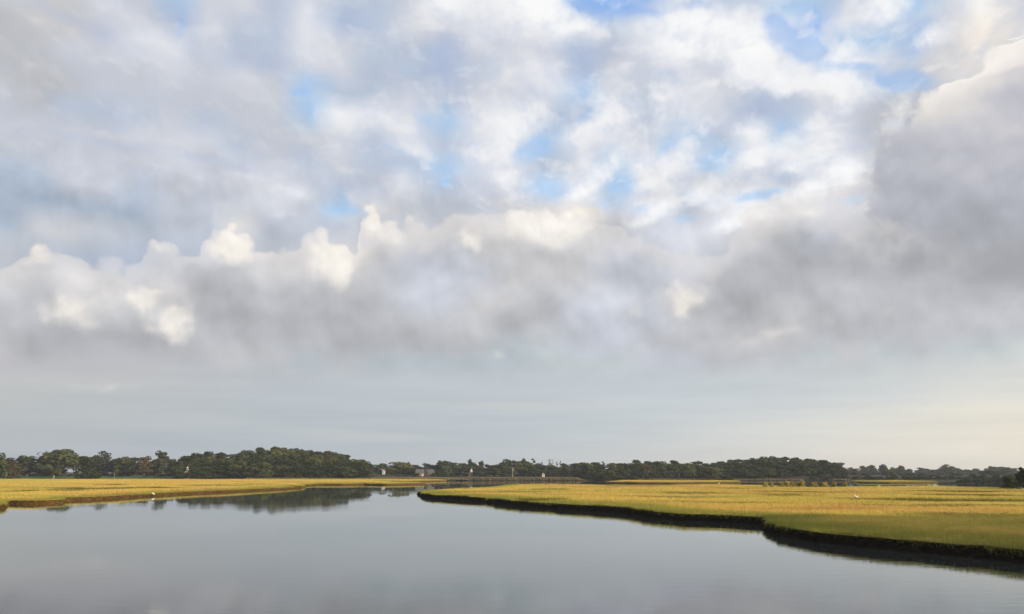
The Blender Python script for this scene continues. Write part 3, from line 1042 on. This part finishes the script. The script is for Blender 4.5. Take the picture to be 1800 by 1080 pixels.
marsh('marsh_ground', left_poly, M['marsh_l'], 2, 0.85,
      [ditch(55, 861, 190, 861.5, 1.3), ditch(158, 858, 172, 858.3, 4.0), ditch(190, 857, 300, 857.5, 1.7), ditch(175, 851.5, 205, 851.5, 1.0), ditch(440, 850.5, 465, 850.5, 1.0), ditch(-40, 866, 60, 861.5, 1.0), ditch(300, 853, 520, 852, 0.7), ditch(560, 849.5, 690, 849.8, 1.0)],
      'golden marsh left of the river with a low brown bank', bank_tint=0.6, lip=0.5, grass_label='golden marsh grass on the left bank')
strip_poly = G([(1065, 849.6), (1120, 850.2), (1180, 850.4), (1250, 850), (1300, 849.5), (1300, 847.5), (1200, 847.2), (1090, 847.2)], 0.0)
marsh('marsh_ground', strip_poly, M['marsh_l'], 3, 0.75, [], 'narrow marsh strip in front of the right hand woods', lip=0.5, grass_label='pale grass on the narrow far marsh strip')
strip2_poly = G([(1510, 849), (1560, 849.8), (1610, 849.6), (1650, 848.6), (1620, 847.6), (1560, 847.2), (1500, 847.4)], 0.0)
marsh('marsh_ground', strip2_poly, M['marsh_l'], 4, 0.75, [], 'thin green marsh point before the hazy right hand trees', bank_tint=4.0, lip=0.5, grass_label='green grass on the far marsh point')

# ------------------------------------------------------------------ trees
LEAF = {}


def crown_np(seed, W, H, z0, lobes, leaf, count, droop=0.0, openness=0.0):
    r = np.random.default_rng(seed)
    C_, S_ = [], []
    for i in range(lobes):
        a = r.random() * 2 * np.pi
        t = r.random()
        rad = np.sqrt(r.random()) * 0.36 * W * (1.0 - 0.55 * t ** 1.6) * (0.72 + 0.28 * min(1, t * 4 + droop))
        C_.append((np.cos(a) * rad, np.sin(a) * rad, z0 + H * (0.10 + 0.80 * t)))
        S_.append(W * (0.13 + 0.10 * r.random()) * (1.0 - 0.25 * t))
    C_, S_ = np.array(C_), np.array(S_)
    li = r.choice(lobes, count, p=S_ ** 2 / (S_ ** 2).sum())
    nrm = r.normal(size=(count, 3))
    nrm[:, 2] += 0.25
    nrm /= np.linalg.norm(nrm, axis=1)[:, None]
    rr = S_[li] * (0.72 + 0.36 * r.random(count))
    p = C_[li] + nrm * rr[:, None] * np.array([1.0, 1.0, 0.85])
    nn = nrm + r.normal(size=(count, 3)) * 0.55
    nn /= np.linalg.norm(nn, axis=1)[:, None]
    up = r.normal(size=(count, 3))
    u = np.cross(nn, up)
    u /= np.linalg.norm(u, axis=1)[:, None]
    w = np.cross(nn, u)
    s = leaf * (0.6 + 0.8 * r.random(count))
    u *= s[:, None] * 0.6
    w *= s[:, None] * 0.5
    bend = nn * (s * 0.12)[:, None]
    v = np.stack([p - u - w * .4, p + w - bend, p + u + w * .2, p - w + bend], 1).reshape(-1, 3)
    v[:, 2] = np.maximum(v[:, 2], 0.15)
    return v, np.arange(count * 4).reshape(-1, 4), C_, S_


def trunk_data(seed, H, r0, limbs, m):
    r = random.Random(seed)
    b = MB()
    top = H * 0.78
    k = 6
    pts = [(r.uniform(-.02, .02) * H * (i > 0), r.uniform(-.02, .02) * H * (i > 0), -0.4 + (top + 0.4) * i / (k - 1)) for i in range(k)]
    b.tube(pts, [r0 * (1.25 if i == 0 else 1 - 0.8 * i / (k - 1)) for i in range(k)], 7)
    for c in limbs:
        z = max(0.15 * H, min(top * 0.9, c[2] * r.uniform(0.45, 0.7)))
        s = Vector((0, 0, z))
        e = Vector(c)
        mid = s.lerp(e, 0.5) + Vector((r.uniform(-.4, .4), r.uniform(-.4, .4), 0.25))
        b.tube([s, mid, e], [r0 * 0.4, r0 * 0.25, r0 * 0.06], 5)
    return b.data('trunk', m, True)


SHAPES = {}   # name -> dict(colour -> (crown mesh, trunk mesh), H)
SPEC = [  # name, W, H, z0, lobes, leaf, count
    ('broad', 13.0, 15.0, 1.0, 34, 0.95, 1900),
    ('round', 11.0, 14.0, 1.2, 28, 0.90, 1700),
    ('tall', 9.0, 16.0, 1.0, 30, 0.85, 1600),
    ('oval', 10.0, 13.0, 0.6, 26, 0.85, 1500),
    ('shaggy', 12.0, 14.0, 0.4, 40, 0.95, 1900),
    ('open', 14.0, 15.0, 5.0, 16, 0.85, 1000),
    ('spire', 5.5, 16.0, 0.8, 22, 0.7, 1200),
    ('sparse', 10.0, 14.0, 5.0, 14, 0.6, 260),
    ('shrub', 5.0, 3.6, 0.0, 16, 0.45, 800),
]
for i, (nm, W, H, z0, lb, lf, ct) in enumerate(SPEC):
    v, f, C_, S_ = crown_np(100 + i, W, H - z0, z0, lb, lf, ct, droop=0.6)
    tops_ = v[:, 2].max()
    order = np.argsort(-np.hypot(C_[:, 0], C_[:, 1]))[:10 if nm in ('open', 'sparse') else 6]
    tr = trunk_data(200 + i, H, H * 0.018 + 0.06, [tuple(C_[q]) for q in order], M['bark'])
    d_ = {}
    for c in ('dark', 'olive', 'yellow', 'russet', 'grey'):
        me = mesh_np('crown', v, f, [M[c]])
        d_[c] = (me, tr)
    SHAPES[nm] = (d_, float(np.quantile(v[:, 2], 0.995)), float(2 * np.quantile(np.hypot(v[:, 0], v[:, 1]), 0.97)))
N_TREES = 0


def tree(x, y, height, shape, colour, label, group, name='tree', cat='tree', wscale=1.0, sink=0.0):
    global N_TREES
    d_, H, W = SHAPES[shape]
    z = float(ground_z(x, y)) - sink
    e = empty(name, (x, y, z), label, cat, group, random.uniform(0, 6.28))
    s = height / H * 1.0
    e.scale = (s * wscale, s * wscale, s)
    cm, tm = d_[colour]
    link('crown', cm, e)
    link('trunk', tm, e)
    N_TREES += 1
    return e


def tree_px(px, top, D, shape, colour, label, group=None, name='tree', cat='tree', wscale=1.0, wpx=None):
    x, y, zt = at_dist(px, top, D)
    h = zt - float(ground_z(x, y))
    if wpx:
        d_, H, W = SHAPES[shape]
        wscale = (wpx * D / FPX) / (W * h / H)
    return tree(x, y, h, shape, colour, label, group, name, cat, wscale)


# the row of separate trees on the far left, each its own
row = [
    (-8, 797, 560, 'broad', 'olive', 62, 'big olive tree cut by the left edge of the photo'),
    (18, 806, 640, 'tall', 'dark', 46, 'dark tree just behind the russet tree at far left'),
    (22, 812, 600, 'oval', 'russet', 30, 'russet brown tree beside the big tree at the left edge'),
    (42, 802, 650, 'round', 'dark', 38, 'dark rounded tree right of the russet tree'),
    (56, 803, 640, 'tall', 'olive', 34, 'narrow olive tree left of the widest tree of the row'),
    (78, 804, 660, 'round', 'dark', 40, 'dark low tree under the bare branches'),
    (108, 791, 640, 'broad', 'olive', 72, 'largest broad domed tree in the left row'),
    (90, 800, 655, 'shaggy', 'dark', 50, 'dark tree filling in behind the largest domed tree'),
    (132, 800, 650, 'open', 'grey', 40, 'thin grey green tree right of the largest domed tree'),
    (154, 803, 590, 'shaggy', 'dark', 42, 'dark round tree standing forward on the lawn'),
    (184, 794, 650, 'open', 'grey', 48, 'open crowned tree with sky showing through its branches'),
    (172, 806, 660, 'round', 'dark', 36, 'dark tree between the forward tree and the open crowned one'),
    (204, 806, 655, 'tall', 'grey', 34, 'grey tree below the right side of the open crowned tree'),
    (218, 804, 640, 'round', 'olive', 34, 'olive topped tree right of the open crowned tree'),
    (236, 805, 650, 'oval', 'dark', 34, 'dark oval tree left of the brown tinged tree with a pale trunk'),
    (255, 803, 625, 'tall', 'russet', 32, 'brown tinged tree with pale trunk near the pointed tree'),
    (286, 794, 640, 'tall', 'grey', 34, 'pointed grey green tree left of the wooded rise'),
    (272, 810, 660, 'round', 'dark', 36, 'dark tree behind the pointed grey green tree'),
    (302, 808, 655, 'round', 'dark', 30, 'dark tree filling the dip before the wooded rise'),
    (312, 812, 640, 'oval', 'russet', 22, 'small dull brown tree left of the white cottage'),
]
for (px, top, D, sh, c, w_, lb) in row:
    tree_px(px, top, D, sh, c, lb, 'separate trees along the left lawn', wpx=w_)
tree_px(76, 794, 670, 'sparse', 'russet', 'nearly bare tree whose thin branches rise above the left row', 'separate trees along the left lawn', wpx=34)


def skyline(pts, x):
    a = np.array(pts, float)
    return float(np.interp(x, a[:, 0], a[:, 1]))


def wood(pts, x0, x1, rows, shapes, colours, labels, group, step):
    """rows: (distance, fraction of the skyline height, extra px jitter)"""
    base = 842.0
    for ri, (D, fr, jit) in enumerate(rows):
        px = x0 + random.uniform(0, step)
        while px < x1:
            top = base - (base - skyline(pts, px)) * fr + random.uniform(-jit, jit)
            c = random.choices([q[0] for q in colours], [q[1] for q in colours])[0]
            sh = random.choice(shapes)
            w_ = random.uniform(30, 46) * 600 / D
            tree_px(px, top, D + random.uniform(-6, 6), sh, c, labels[c], group, wpx=w_)
            px += step * random.uniform(0.75, 1.25) * (600 / D) ** 0.5


hillA = [(305, 818), (318, 806), (340, 800), (365, 796), (395, 796), (412, 799), (440, 791), (455, 789), (485, 788), (520, 790), (548, 792), (575, 794), (600, 799), (630, 806), (650, 814), (660, 820)]
nmcol = {'dark': 'dark green', 'olive': 'olive green', 'yellow': 'yellow green', 'russet': 'russet tinged', 'grey': 'grey green'}


def labs(text):
    return {k: f'{v_} tree {text}' for k, v_ in nmcol.items()}


wood(hillA, 306, 652, [(690, 1.0, 2.0), (660, 0.97, 3.0), (632, 0.84, 4.0), (612, 0.66, 5.0), (598, 0.46, 4.0)],
     ['broad', 'round', 'oval', 'shaggy', 'round'], [('dark', 3), ('olive', 5), ('yellow', 1), ('russet', .4)],
     labs('massed on the wooded rise left of centre'), 'trees of the wooded rise left of centre', 23)
midB = [(650, 818), (670, 815), (690, 817), (710, 816), (735, 819), (760, 816), (775, 811), (790, 813), (810, 817), (840, 813), (860, 817), (890, 813), (915, 811), (940, 815), (960, 816), (980, 817), (1020, 814)]
wood(midB, 652, 1030, [(790, 1.0, 2.5), (745, 0.90, 3.0), (705, 0.66, 4.0)],
     ['broad', 'round', 'oval', 'shaggy', 'tall'], [('dark', 4), ('olive', 3), ('yellow', 1), ('grey', 2)],
     labs('in the low belt of trees behind the far shore'), 'trees of the low middle belt', 24)
for (px, top, D, sh, c, w_, lb) in [
    (826, 808, 760, 'round', 'dark', 13, 'small round dark tree standing above the belt over the white gable'),
    (846, 811, 760, 'round', 'dark', 14, 'second small dark tree above the belt, right of the white gable'),
    (891, 808, 770, 'broad', 'dark', 18, 'flat topped dark tree above the belt left of the utility pole'),
    (921, 807, 760, 'round', 'dark', 15, 'dark round topped tree right of the utility pole, first of two'),
    (937, 807, 760, 'spire', 'dark', 13, 'dark pointed tree right of the utility pole, second of two'),
    (952, 813, 770, 'spire', 'dark', 7, 'short dark spire between the pointed tree and the hazy grey tree'),
    (968, 807, 900, 'sparse', 'grey', 16, 'hazy grey tree with thin crown above the middle belt'),
    (979, 812, 780, 'spire', 'dark', 5, 'thin dark spire right of the hazy grey tree'),
    (985, 811, 780, 'spire', 'dark', 5, 'tallest thin spire right of the hazy grey tree'),
    (700, 813, 720, 'broad', 'yellow', 40, 'broad yellow green tree between the blue house and the brick house'),
    (780, 811, 740, 'broad', 'olive', 30, 'olive tree rising right of the brick house'),
    (993, 818, 680, 'tall', 'yellow', 14, 'pale yellow green tree behind the end of the reeds'),
    (718, 813, 790, 'round', 'dark', 11, 'dark little dome showing behind the yellow green tree'),
    (1060, 812, 650, 'spire', 'dark', 10, 'small dark top above the woods past the reeds'),
]:
    tree_px(px, top, D, sh, c, lb, 'single trees of the middle belt', wpx=w_)
woodC = [(1018, 816), (1030, 812), (1055, 816), (1085, 817), (1100, 812), (1125, 810), (1140, 812), (1165, 813), (1190, 811), (1205, 815), (1222, 812), (1240, 816), (1265, 811), (1300, 809), (1330, 806), (1350, 804), (1375, 804),
         (1400, 804), (1420, 807), (1445, 810), (1465, 812), (1478, 818), (1486, 826)]
wood(woodC, 1024, 1240, [(700, 1.0, 2.0), (660, 0.90, 3.0), (625, 0.70, 4.0), (604, 0.48, 4.0)],
     ['broad', 'round', 'oval', 'shaggy', 'round'], [('dark', 4), ('olive', 4), ('yellow', 1), ('russet', 0.7)],
     labs('in the woods between the reeds and the golden trees'), 'trees of the woods right of the reeds', 25)
wood(woodC, 1240, 1474, [(690, 1.0, 1.5), (660, 0.97, 2.0), (632, 0.80, 3.0), (612, 0.60, 4.0), (600, 0.42, 4.0)],
     ['broad', 'round', 'oval', 'shaggy', 'round'], [('dark', 4), ('olive', 5), ('grey', 1), ('yellow', .5)],
     labs('on the smooth domed woods at right'), 'trees of the domed woods at right', 24)
for (px, top, D, sh, c, w_, lb) in [
    (1212, 815, 598, 'round', 'yellow', 26, 'golden topped tree at the edge of the woods, left of the russet one'),
    (1236, 822, 596, 'oval', 'russet', 24, 'russet tree between the two golden trees at the wood edge'),
    (1257, 824, 594, 'round', 'yellow', 24, 'smaller golden brown tree right of the russet tree'),
    (1128, 821, 598, 'round', 'olive', 22, 'light olive tree at the front of the woods past the reeds'),
]:
    tree_px(px, top, D, sh, c, lb, 'autumn trees at the wood edge', wpx=w_)
farD = [(1478, 824), (1500, 822), (1530, 819), (1545, 820), (1560, 822), (1590, 824), (1620, 824), (1650, 825), (1680, 824), (1720, 825), (1750, 822), (1800, 823), (1860, 822), (1900, 822)]
wood(farD, 1476, 1880, [(1250, 1.0, 1.5), (1120, 0.86, 2.0), (980, 0.62, 3.0)],
     ['broad', 'round', 'oval', 'shaggy'], [('dark', 4), ('olive', 2), ('grey', 3)],
     labs('in the hazy far tree line at right'), 'trees of the hazy far tree line', 25)
for (px, top, D, sh, c, w_, lb) in [
    (1533, 818, 1050, 'round', 'dark', 16, 'first dark round tree of the pair above the hazy tree line'),
    (1552, 817, 1050, 'round', 'dark', 20, 'wider second dark tree of the pair above the hazy tree line'),
    (1584, 819, 1050, 'round', 'dark', 14, 'small single dark tree right of the dark pair'),
    (1662, 817, 1000, 'open', 'dark', 34, 'flat topped umbrella shaped tree with sky under its crown'),
    (1742, 820, 1050, 'round', 'dark', 14, 'small dark dome above the tree line near the right edge'),
    (1768, 822, 1000, 'broad', 'dark', 24, 'low dark dome right of the small dome near the edge'),
    (1502, 827, 760, 'oval', 'russet', 18, 'russet small tree right of the domed woods'),
    (1555, 828, 760, 'tall', 'russet', 13, 'russet tree in front of the dark pair'),
    (1567, 829, 720, 'round', 'yellow', 18, 'sunlit yellow green tree right of the russet one'),
    (1585, 831, 720, 'round', 'yellow', 16, 'smaller sunlit yellow green tree under the single dark tree'),
    (1620, 832, 760, 'oval', 'grey', 22, 'grey green tree left of the umbrella shaped tree'),
    (1680, 832, 740, 'round', 'olive', 24, 'olive round tree right of the umbrella shaped tree'),
    (1740, 828, 720, 'broad', 'dark', 36, 'broad dark tree left of the near dark thicket'),
    (1718, 836, 700, 'round', 'grey', 24, 'low grey tree beside the broad dark tree'),
    (1600, 832, 760, 'round', 'olive', 22, 'olive tree behind the green marsh point'),
    (1640, 835, 700, 'oval', 'dark', 20, 'dark low tree at the end of the green marsh point'),
    (1520, 833, 700, 'round', 'dark', 20, 'dark low tree by the right end of the domed woods'),
]:
    tree_px(px, top, D, sh, c, lb, 'single trees of the right far shore', wpx=w_)


def shrub(px, py_base, hpx, wpx, z, colour, label, group, name='shrub', cat='shrub'):
    global N_TREES
    x, y = ground(px, py_base, z)
    d_, H, W = SHAPES['shrub']
    e = empty(name, (x, y, z - 0.05), label, cat, group, random.uniform(0, 6.28))
    h = hpx * y / FPX
    e.scale = (wpx * y / FPX / W, wpx * y / FPX / W, h / H)
    link('crown', d_[colour][0], e)
    return e


# near dark thicket at the right edge
for (px, pb, h, w_, c, lb) in [(1800, 861, 36, 44, 'dark', 'tallest dark bush of the thicket cut by the right edge'), (1776, 860, 22, 34, 'dark', 'lower dark bush at the left end of the right edge thicket'),
                               (1826, 862, 40, 46, 'dark', 'dark bush just past the right edge thicket')]:
    shrub(px, pb, h, w_, 0.75, c, lb, 'dark thicket at the right edge')
# golden hummocks on the far rim of the right marsh
hm = [(1346, 4.5, 9, 'leftmost low hummock of the row on the far marsh rim'), (1356, 5, 9, 'small dull hummock second in the row on the far rim'), (1373, 5.5, 10, 'hummock of pale grass third in the row on the far rim'),
      (1384, 6, 11, 'hummock with dark base left of the darkest hummock'), (1393, 6, 9, 'darkest hummock of the row on the far rim'), (1408, 7.5, 15, 'largest golden hummock with a rounded top on the far rim'),
      (1433, 4.5, 13, 'flat long hummock after the gap in the row'), (1452, 4.5, 11, 'low pale hummock beside the last hummock'), (1467, 5, 9, 'last small hummock with a dark base at right'), (1486, 4, 9, 'tiny pale hummock right of the row')]
mhm = foliage_mat('hummock grass', (0.30, 0.25, 0.075), (0.55, 0.47, 0.16))
hv = SHAPES['shrub'][0]['yellow'][0].copy()
hv.materials.clear()
hv.materials.append(mhm)
SHAPES['shrub'][0]['straw'] = (hv, None)
for (px, h, w_, lb) in hm:
    shrub(px, 857.6, h + 5.5, w_ * 1.3, 0.75, 'straw', lb, 'hummocks on the far marsh rim', 'hummock', 'grass hummock')
# low brush at the foot of the woods
bi = 0
for (x0, x1, pb, z, hh, ww, cols, grp, txt) in [
    (345, 445, 842.2, 0.9, (4, 7), (14, 24), ('russet', 'grey'), 'brown brush before the wooded rise', 'brush along the marsh edge before the wooded rise'),
    (440, 655, 842.0, 0.9, (4, 7), (16, 26), ('russet', 'olive', 'grey'), 'low brush under the wooded rise', 'brush at the foot of the wooded rise'),
    (1030, 1240, 843.2, 0.7, (5, 10), (14, 24), ('dark', 'olive', 'dark'), 'brush under the woods right of the reeds', 'brush at the foot of the woods right of the reeds'),
    (1240, 1490, 843.4, 0.7, (6, 12), (16, 26), ('dark', 'dark', 'grey'), 'brush under the domed woods', 'brush at the foot of the domed woods'),
    (0, 300, 837.4, 2.7, (3, 6), (8, 16), ('dark', 'olive'), 'shrubs under the left tree row', 'shrub under the trees along the left lawn'),
    (655, 800, 839.8, 1.6, (5, 9), (10, 18), ('dark', 'olive', 'grey'), 'shrubs by the houses on the far shore', 'shrub near the houses on the far shore'),
    (1690, 1800, 849.5, 0.2, (5, 9), (12, 20), ('dark', 'dark', 'grey'), 'brush left of the dark thicket', 'brush at the water left of the dark thicket'),
    (1500, 1790, 843.5, 0.8, (5, 9), (14, 24), ('dark', 'grey', 'olive'), 'brush along the far right shore', 'brush along the far right shore')]:
    px = x0
    while px < x1:
        c = random.choice(cols)
        shrub(px, pb + random.uniform(-.3, .3), random.uniform(*hh), random.uniform(*ww), z, c, f'{nmcol[c]} {txt}', grp)
        px += random.uniform(0.6, 1.0) * (ww[0] + ww[1]) / 2 * 0.8


# ------------------------------------------------------------------ reeds along the far shore (uncountable)
def reeds(name, px0, px1, yb, D0, D1, z, hgt, n, label):
    px = px0 + rng.random(n) * (px1 - px0)
    D = D0 + rng.random(n) * (D1 - D0)
    x = (px - 900) / FPX * D * CP / (CP * CP) * 1.0
    y = D
    tap = np.clip(np.minimum(px - px0, px1 - px) / 12.0, 0.25, 1)
    h = hgt * (0.6 + 0.5 * rng.random(n)) * (0.8 + 0.4 * vnoise(px / 34, px * 0, 77)) * tap
    w_ = 0.14 + 0.16 * rng.random(n)
    a = rng.random(n) * np.pi
    cx, sx = np.cos(a) * w_, np.sin(a) * w_
    lx, ly = rng.normal(0, .18, n) * h, rng.normal(0, .18, n) * h
    zb = np.full(n, z)
    v = np.stack([np.column_stack([x - cx, y - sx, zb]), np.column_stack([x + cx, y + sx, zb]), np.column_stack([x + lx + cx * .4, y + ly + sx * .4, zb + h]), np.column_stack([x + lx - cx * .4, y + ly - sx * .4, zb + h])], 1).reshape(-1, 3)
    tag(link(name, mesh_np(name, v, np.arange(n * 4).reshape(-1, 4), [M['reed']])), label, kind='stuff')


reeds('reeds', 806, 1024, 845, 583, 612, 0.2, 2.1, 60000, 'tan and pinkish reeds along the middle of the far shore')
reeds('reeds', 440, 830, 842, 578, 610, 0.6, 1.3, 16000, 'dull tan reeds behind the left marsh')
reeds('reeds', 1090, 1480, 846, 583, 592, 0.2, 1.1, 9000, 'sparse reeds below the woods at right')


# ------------------------------------------------------------------ houses, poles
def house(px, py_base, D, wpx, wall_h, depth, wall, roof, label, rz=0.0, gable_front=True, pitch=0.7, chimney=None, trim=None, door=False, windows=2, name='house'):
    x, y, zb = at_dist(px, py_base, D)
    W = wpx * D / FPX
    e = empty(name, (x, y, zb), label, 'house', None, rz)
    h = wall_h
    rh = W / 2 * pitch if gable_front else depth / 2 * pitch
    if gable_front:
        MB().prism([(-W / 2, -2.5), (W / 2, -2.5), (W / 2, h), (0, h + rh), (-W / 2, h)], -depth / 2, depth / 2).build('wall', wall, e)
        o_ = 0.35
        t_ = 0.18
        sl = rh / (W / 2)
        MB().prism([(-W / 2 - o_, h - o_ * sl + .03), (0, h + rh + .03), (W / 2 + o_, h - o_ * sl + .03), (W / 2 + o_, h - o_ * sl + t_ + .03), (0, h + rh + t_ + .05), (-W / 2 - o_, h - o_ * sl + t_ + .03)], -depth / 2 - .4, depth / 2 + .4).build('roof', roof, e)
    else:
        b = MB()
        b.box((0, 0, h / 2 - 1.25), (W, depth, h + 2.5)).build('wall', wall, e)
        b = MB()
        o_ = 0.4
        sl = rh / (depth / 2)
        y0_, y1_ = -depth / 2 - o_, depth / 2 + o_
        zlo = h - o_ * sl + .03
        n0 = len(b.v)
        b.v += [(-W / 2 - .3, y0_, zlo), (-W / 2 - .3, 0, h + rh), (-W / 2 - .3, y1_, zlo), (W / 2 + .3, y0_, zlo), (W / 2 + .3, 0, h + rh), (W / 2 + .3, y1_, zlo)]
        b.f += [(0, 3, 4, 1), (1, 4, 5, 2), (0, 1, 2), (5, 4, 3), (0, 2, 5, 3)]
        b.build('roof', roof, e)
    for i in range(windows):
        wx_ = W * ((i + 0.5) / windows - 0.5) * 0.8
        fr = MB().box((wx_, -depth / 2 - .03, h * 0.55), (min(1.2, W * .22), .08, 1.4)).build('window', M['white'], e)
        MB().box((wx_, -depth / 2 - .075, h * 0.55), (min(1.0, W * .18), .04, 1.2)).build('pane', M['glass'], fr)
    if door:
        MB().box((W * .42, -depth / 2 - .05, 1.1), (1.4, .12, 3.0)).build('door', M['white'], e)
    if chimney:
        MB().box((W * chimney, 0.2, h + rh * 0.8 + .3), (.9, .9, rh + 1.2)).build('chimney', M['white'], e)
    return e


hA = house(331, 837.5, 596, 9, 2.4, 6.0, M['cream'], M['shingle'], 'small pale cottage with a white roof turret before the wooded rise', gable_front=True, pitch=0.75)
tw_ = MB().box((0, -2.2, 4.6), (1.5, 1.5, 1.5)).build('turret', M['white'], hA)
MB().tube([(0, -2.2, 5.35), (0, -2.2, 6.3)], [1.1, 0.05], 4).build('turret_roof', M['white'], tw_)
house(319, 838, 597, 9, 1.9, 5.0, M['cream'], M['wood'], 'low cream shed left of the turreted cottage', gable_front=False, pitch=0.5)
house(669, 836.5, 690, 13, 2.6, 8.0, M['bluewall'], M['shingle'], 'dark blue house under the trees at the end of the wooded rise', gable_front=True, pitch=0.9)
house(738, 838.5, 690, 13, 2.6, 8.0, M['brick'], M['shingle'], 'pinkish brick house with a white door on the far shore', gable_front=False, pitch=0.8, door=True)
house(755, 838.0, 700, 15, 1.8, 8.0, M['shingle'], M['shingle'], 'grey roofed low house right of the brick house', gable_front=False, pitch=0.9)
gH = house(829, 837.0, 700, 9, 2.6, 6.0, M['shingle'], M['shingle'], 'grey house with a bright white gable end among dark trees of the middle belt', gable_front=True, pitch=1.6, windows=1)
MB().prism([(-0.75, 2.9), (0.75, 2.9), (0.7, 4.6), (0, 5.6), (-0.7, 4.6)], -3.5, -3.1).build('gable', M['white'], gH)
house(955, 837.0, 700, 4.5, 1.6, 5.0, M['white'], M['shingle'], 'small white cottage half hidden right of the utility pole', gable_front=True, pitch=0.8, windows=1)
house(674.5, 834, 684, 4, 3.0, 3.0, M['white'], M['shingle'], 'pale narrow porch at the right side of the dark blue house', gable_front=True, pitch=1.0, windows=1, name='porch')


def post(px, py0, py1, D, r, m, label, name='post', cat='post', arm=0.0, group=None):
    x, y, z0 = at_dist(px, py1, D)
    z1 = at_dist(px, py0, D)[2]
    e = empty(name, (x, y, z0), label, cat, group)
    MB().tube([(0, 0, -1.0), (0, 0, (z1 - z0) * .5), (0, 0, z1 - z0)], [r, r * .9, r * .75], 8).build('pole', m, e)
    if arm:
        a = MB().box((0, -.02 - r, z1 - z0 - .7), (arm, .14, .16)).build('crossarm', m, e)
        for k in (-.42, 0, .42):
            MB().tube([(arm * k, -.02 - r, z1 - z0 - .62), (arm * k, -.02 - r, z1 - z0 - .35)], [.07, .05], 6).build('insulator', M['white'], a)
        MB().tube([(r + .3, 0, z1 - z0 - 2.3), (r + .3, 0, z1 - z0 - 1.3)], [.28, .28], 8).build('transformer', M['metal'], e)
    return e


post(901, 822, 842, 615, 0.22, M['wood'], 'pale utility pole with crossarm behind the reeds', 'utility_pole', 'utility pole', 2.4)
post(200.5, 832, 844, 585, 0.10, M['wood'], 'thin white post on the marsh edge before the left trees')
post(94.5, 835.5, 840, 600, 0.30, M['wood'], 'short yellowish post under the largest domed tree')
post(350, 832.5, 838.5, 600, 0.22, M['wood'], 'left one of two short posts right of the turreted cottage')
post(354.7, 832.5, 838.5, 600, 0.22, M['wood'], 'right one of two short posts right of the turreted cottage')


# ------------------------------------------------------------------ birds
def egret(loc, rz, s, label, pose='tall'):
    e = empty('egret', loc, label, 'bird', None, rz)
    e.scale = (s, s, s)
    if pose == 'tall':
        path = [(-0.34, 0, 0.40), (-0.26, 0, 0.43), (-0.14, 0, 0.48), (0.0, 0, 0.54), (0.10, 0, 0.60), (0.16, 0, 0.68), (0.15, 0, 0.76), (0.11, 0, 0.84), (0.10, 0, 0.92), (0.13, 0, 0.99), (0.18, 0, 1.02), (0.23, 0, 1.02)]
        rad = [0.015, 0.06, 0.11, 0.125, 0.10, 0.055, 0.032, 0.026, 0.025, 0.030, 0.036, 0.018]
    else:
        path = [(-0.34, 0, 0.40), (-0.26, 0, 0.44), (-0.14, 0, 0.50), (0.0, 0, 0.57), (0.10, 0, 0.62), (0.17, 0, 0.66), (0.14, 0, 0.71), (0.11, 0, 0.75), (0.13, 0, 0.80), (0.18, 0, 0.83), (0.23, 0, 0.83)]
        rad = [0.015, 0.07, 0.13, 0.15, 0.13, 0.085, 0.05, 0.042, 0.040, 0.042, 0.02]
    MB().tube(path, rad, 10).build('body', M['feather'], e, True)
    hx, hz = path[-1][0], path[-1][2]
    MB().tube([(hx - .01, 0, hz), (hx + .14, 0, hz - .02)], [0.014, 0.003], 6).build('beak', M['beak'], e)
    for sgn in (-1, 1):
        MB().tube([(0, sgn * .045, 0.47), (-.02, sgn * .045, 0.24), (0.0, sgn * .045, 0.0), (0.07, sgn * .045, 0.0)], [.014, .011, .009, .006], 6).build('leg', M['leg'], e)
        MB().tube([(0.09, sgn * .085, 0.55), (-.10, sgn * .11, 0.50), (-.30, sgn * .045, 0.40)], [.03, .055, .01], 8).build('wing', M['feather'], e, True)


gx, gy = ground(1505, 880.5, 0.85)
egret((gx, gy, 0.88), R(170), 0.95, 'slim white egret standing upright in the golden grass at right')
gx, gy = ground(272.5, 872.6, 0.0)
egret((gx, gy - 1.0, 0.0), R(200), 0.95, 'white egret hunched at the water edge below the left bank', 'hunched')
gx, gy = ground(1264, 853, 0.8)
egret((gx, gy, 0.8), R(10), 0.9, 'tiny pale egret on the far rim before the domed woods')


# ------------------------------------------------------------------ the wood on the right bank, beside the frame, that shades the near marsh
def side_wood():
    vs, fs, off = [], [], 0
    r = random.Random(9)
    xx = 47.0
    while xx < 190:
        for yy_ in (56.0, 48.0, 40.0, 32.0):
            v, f, C_, S_ = crown_np(int(xx * 7 + yy_), 10, 9.5, 0.3, 22, 0.9, 1100, droop=0.8)
            k = r.uniform(0.85, 1.15)
            v = v * k + np.array([xx + r.uniform(-2, 2), yy_ + r.uniform(-1.5, 1.5), 0.7])
            vs.append(v)
            fs.append(f + off)
            off += len(v)
        xx += 5.0
    me = mesh_np('woods', np.concatenate(vs), np.concatenate(fs), [M['dark']])
    tag(link('woods', me), 'dense low wood on the right bank whose shadow lies on the near marsh', kind='stuff')


side_wood()


# ------------------------------------------------------------------ air
def haze():
    m = bpy.data.materials.new('haze')
    m.use_nodes = True
    g = NT(m.node_tree)
    for nd in list(g.n):
        g.n.remove(nd)
    out = g.n.new('ShaderNodeOutputMaterial')
    v = g.n.new('ShaderNodeVolumePrincipled')
    v.inputs['Color'].default_value = (0.80, 0.86, 0.95, 1)
    v.inputs['Density'].default_value = 0.00015
    v.inputs['Anisotropy'].default_value = 0.2
    g.l.new(v.outputs[0], out.inputs['Volume'])
    me = MB().box((100, 700, 14.0), (4400, 3400, 34.0)).data('haze', m)
    tag(link('haze', me), 'thin morning haze over the marsh', kind='stuff')


haze()
print('trees', N_TREES, 'blades', ALL_BLADES)
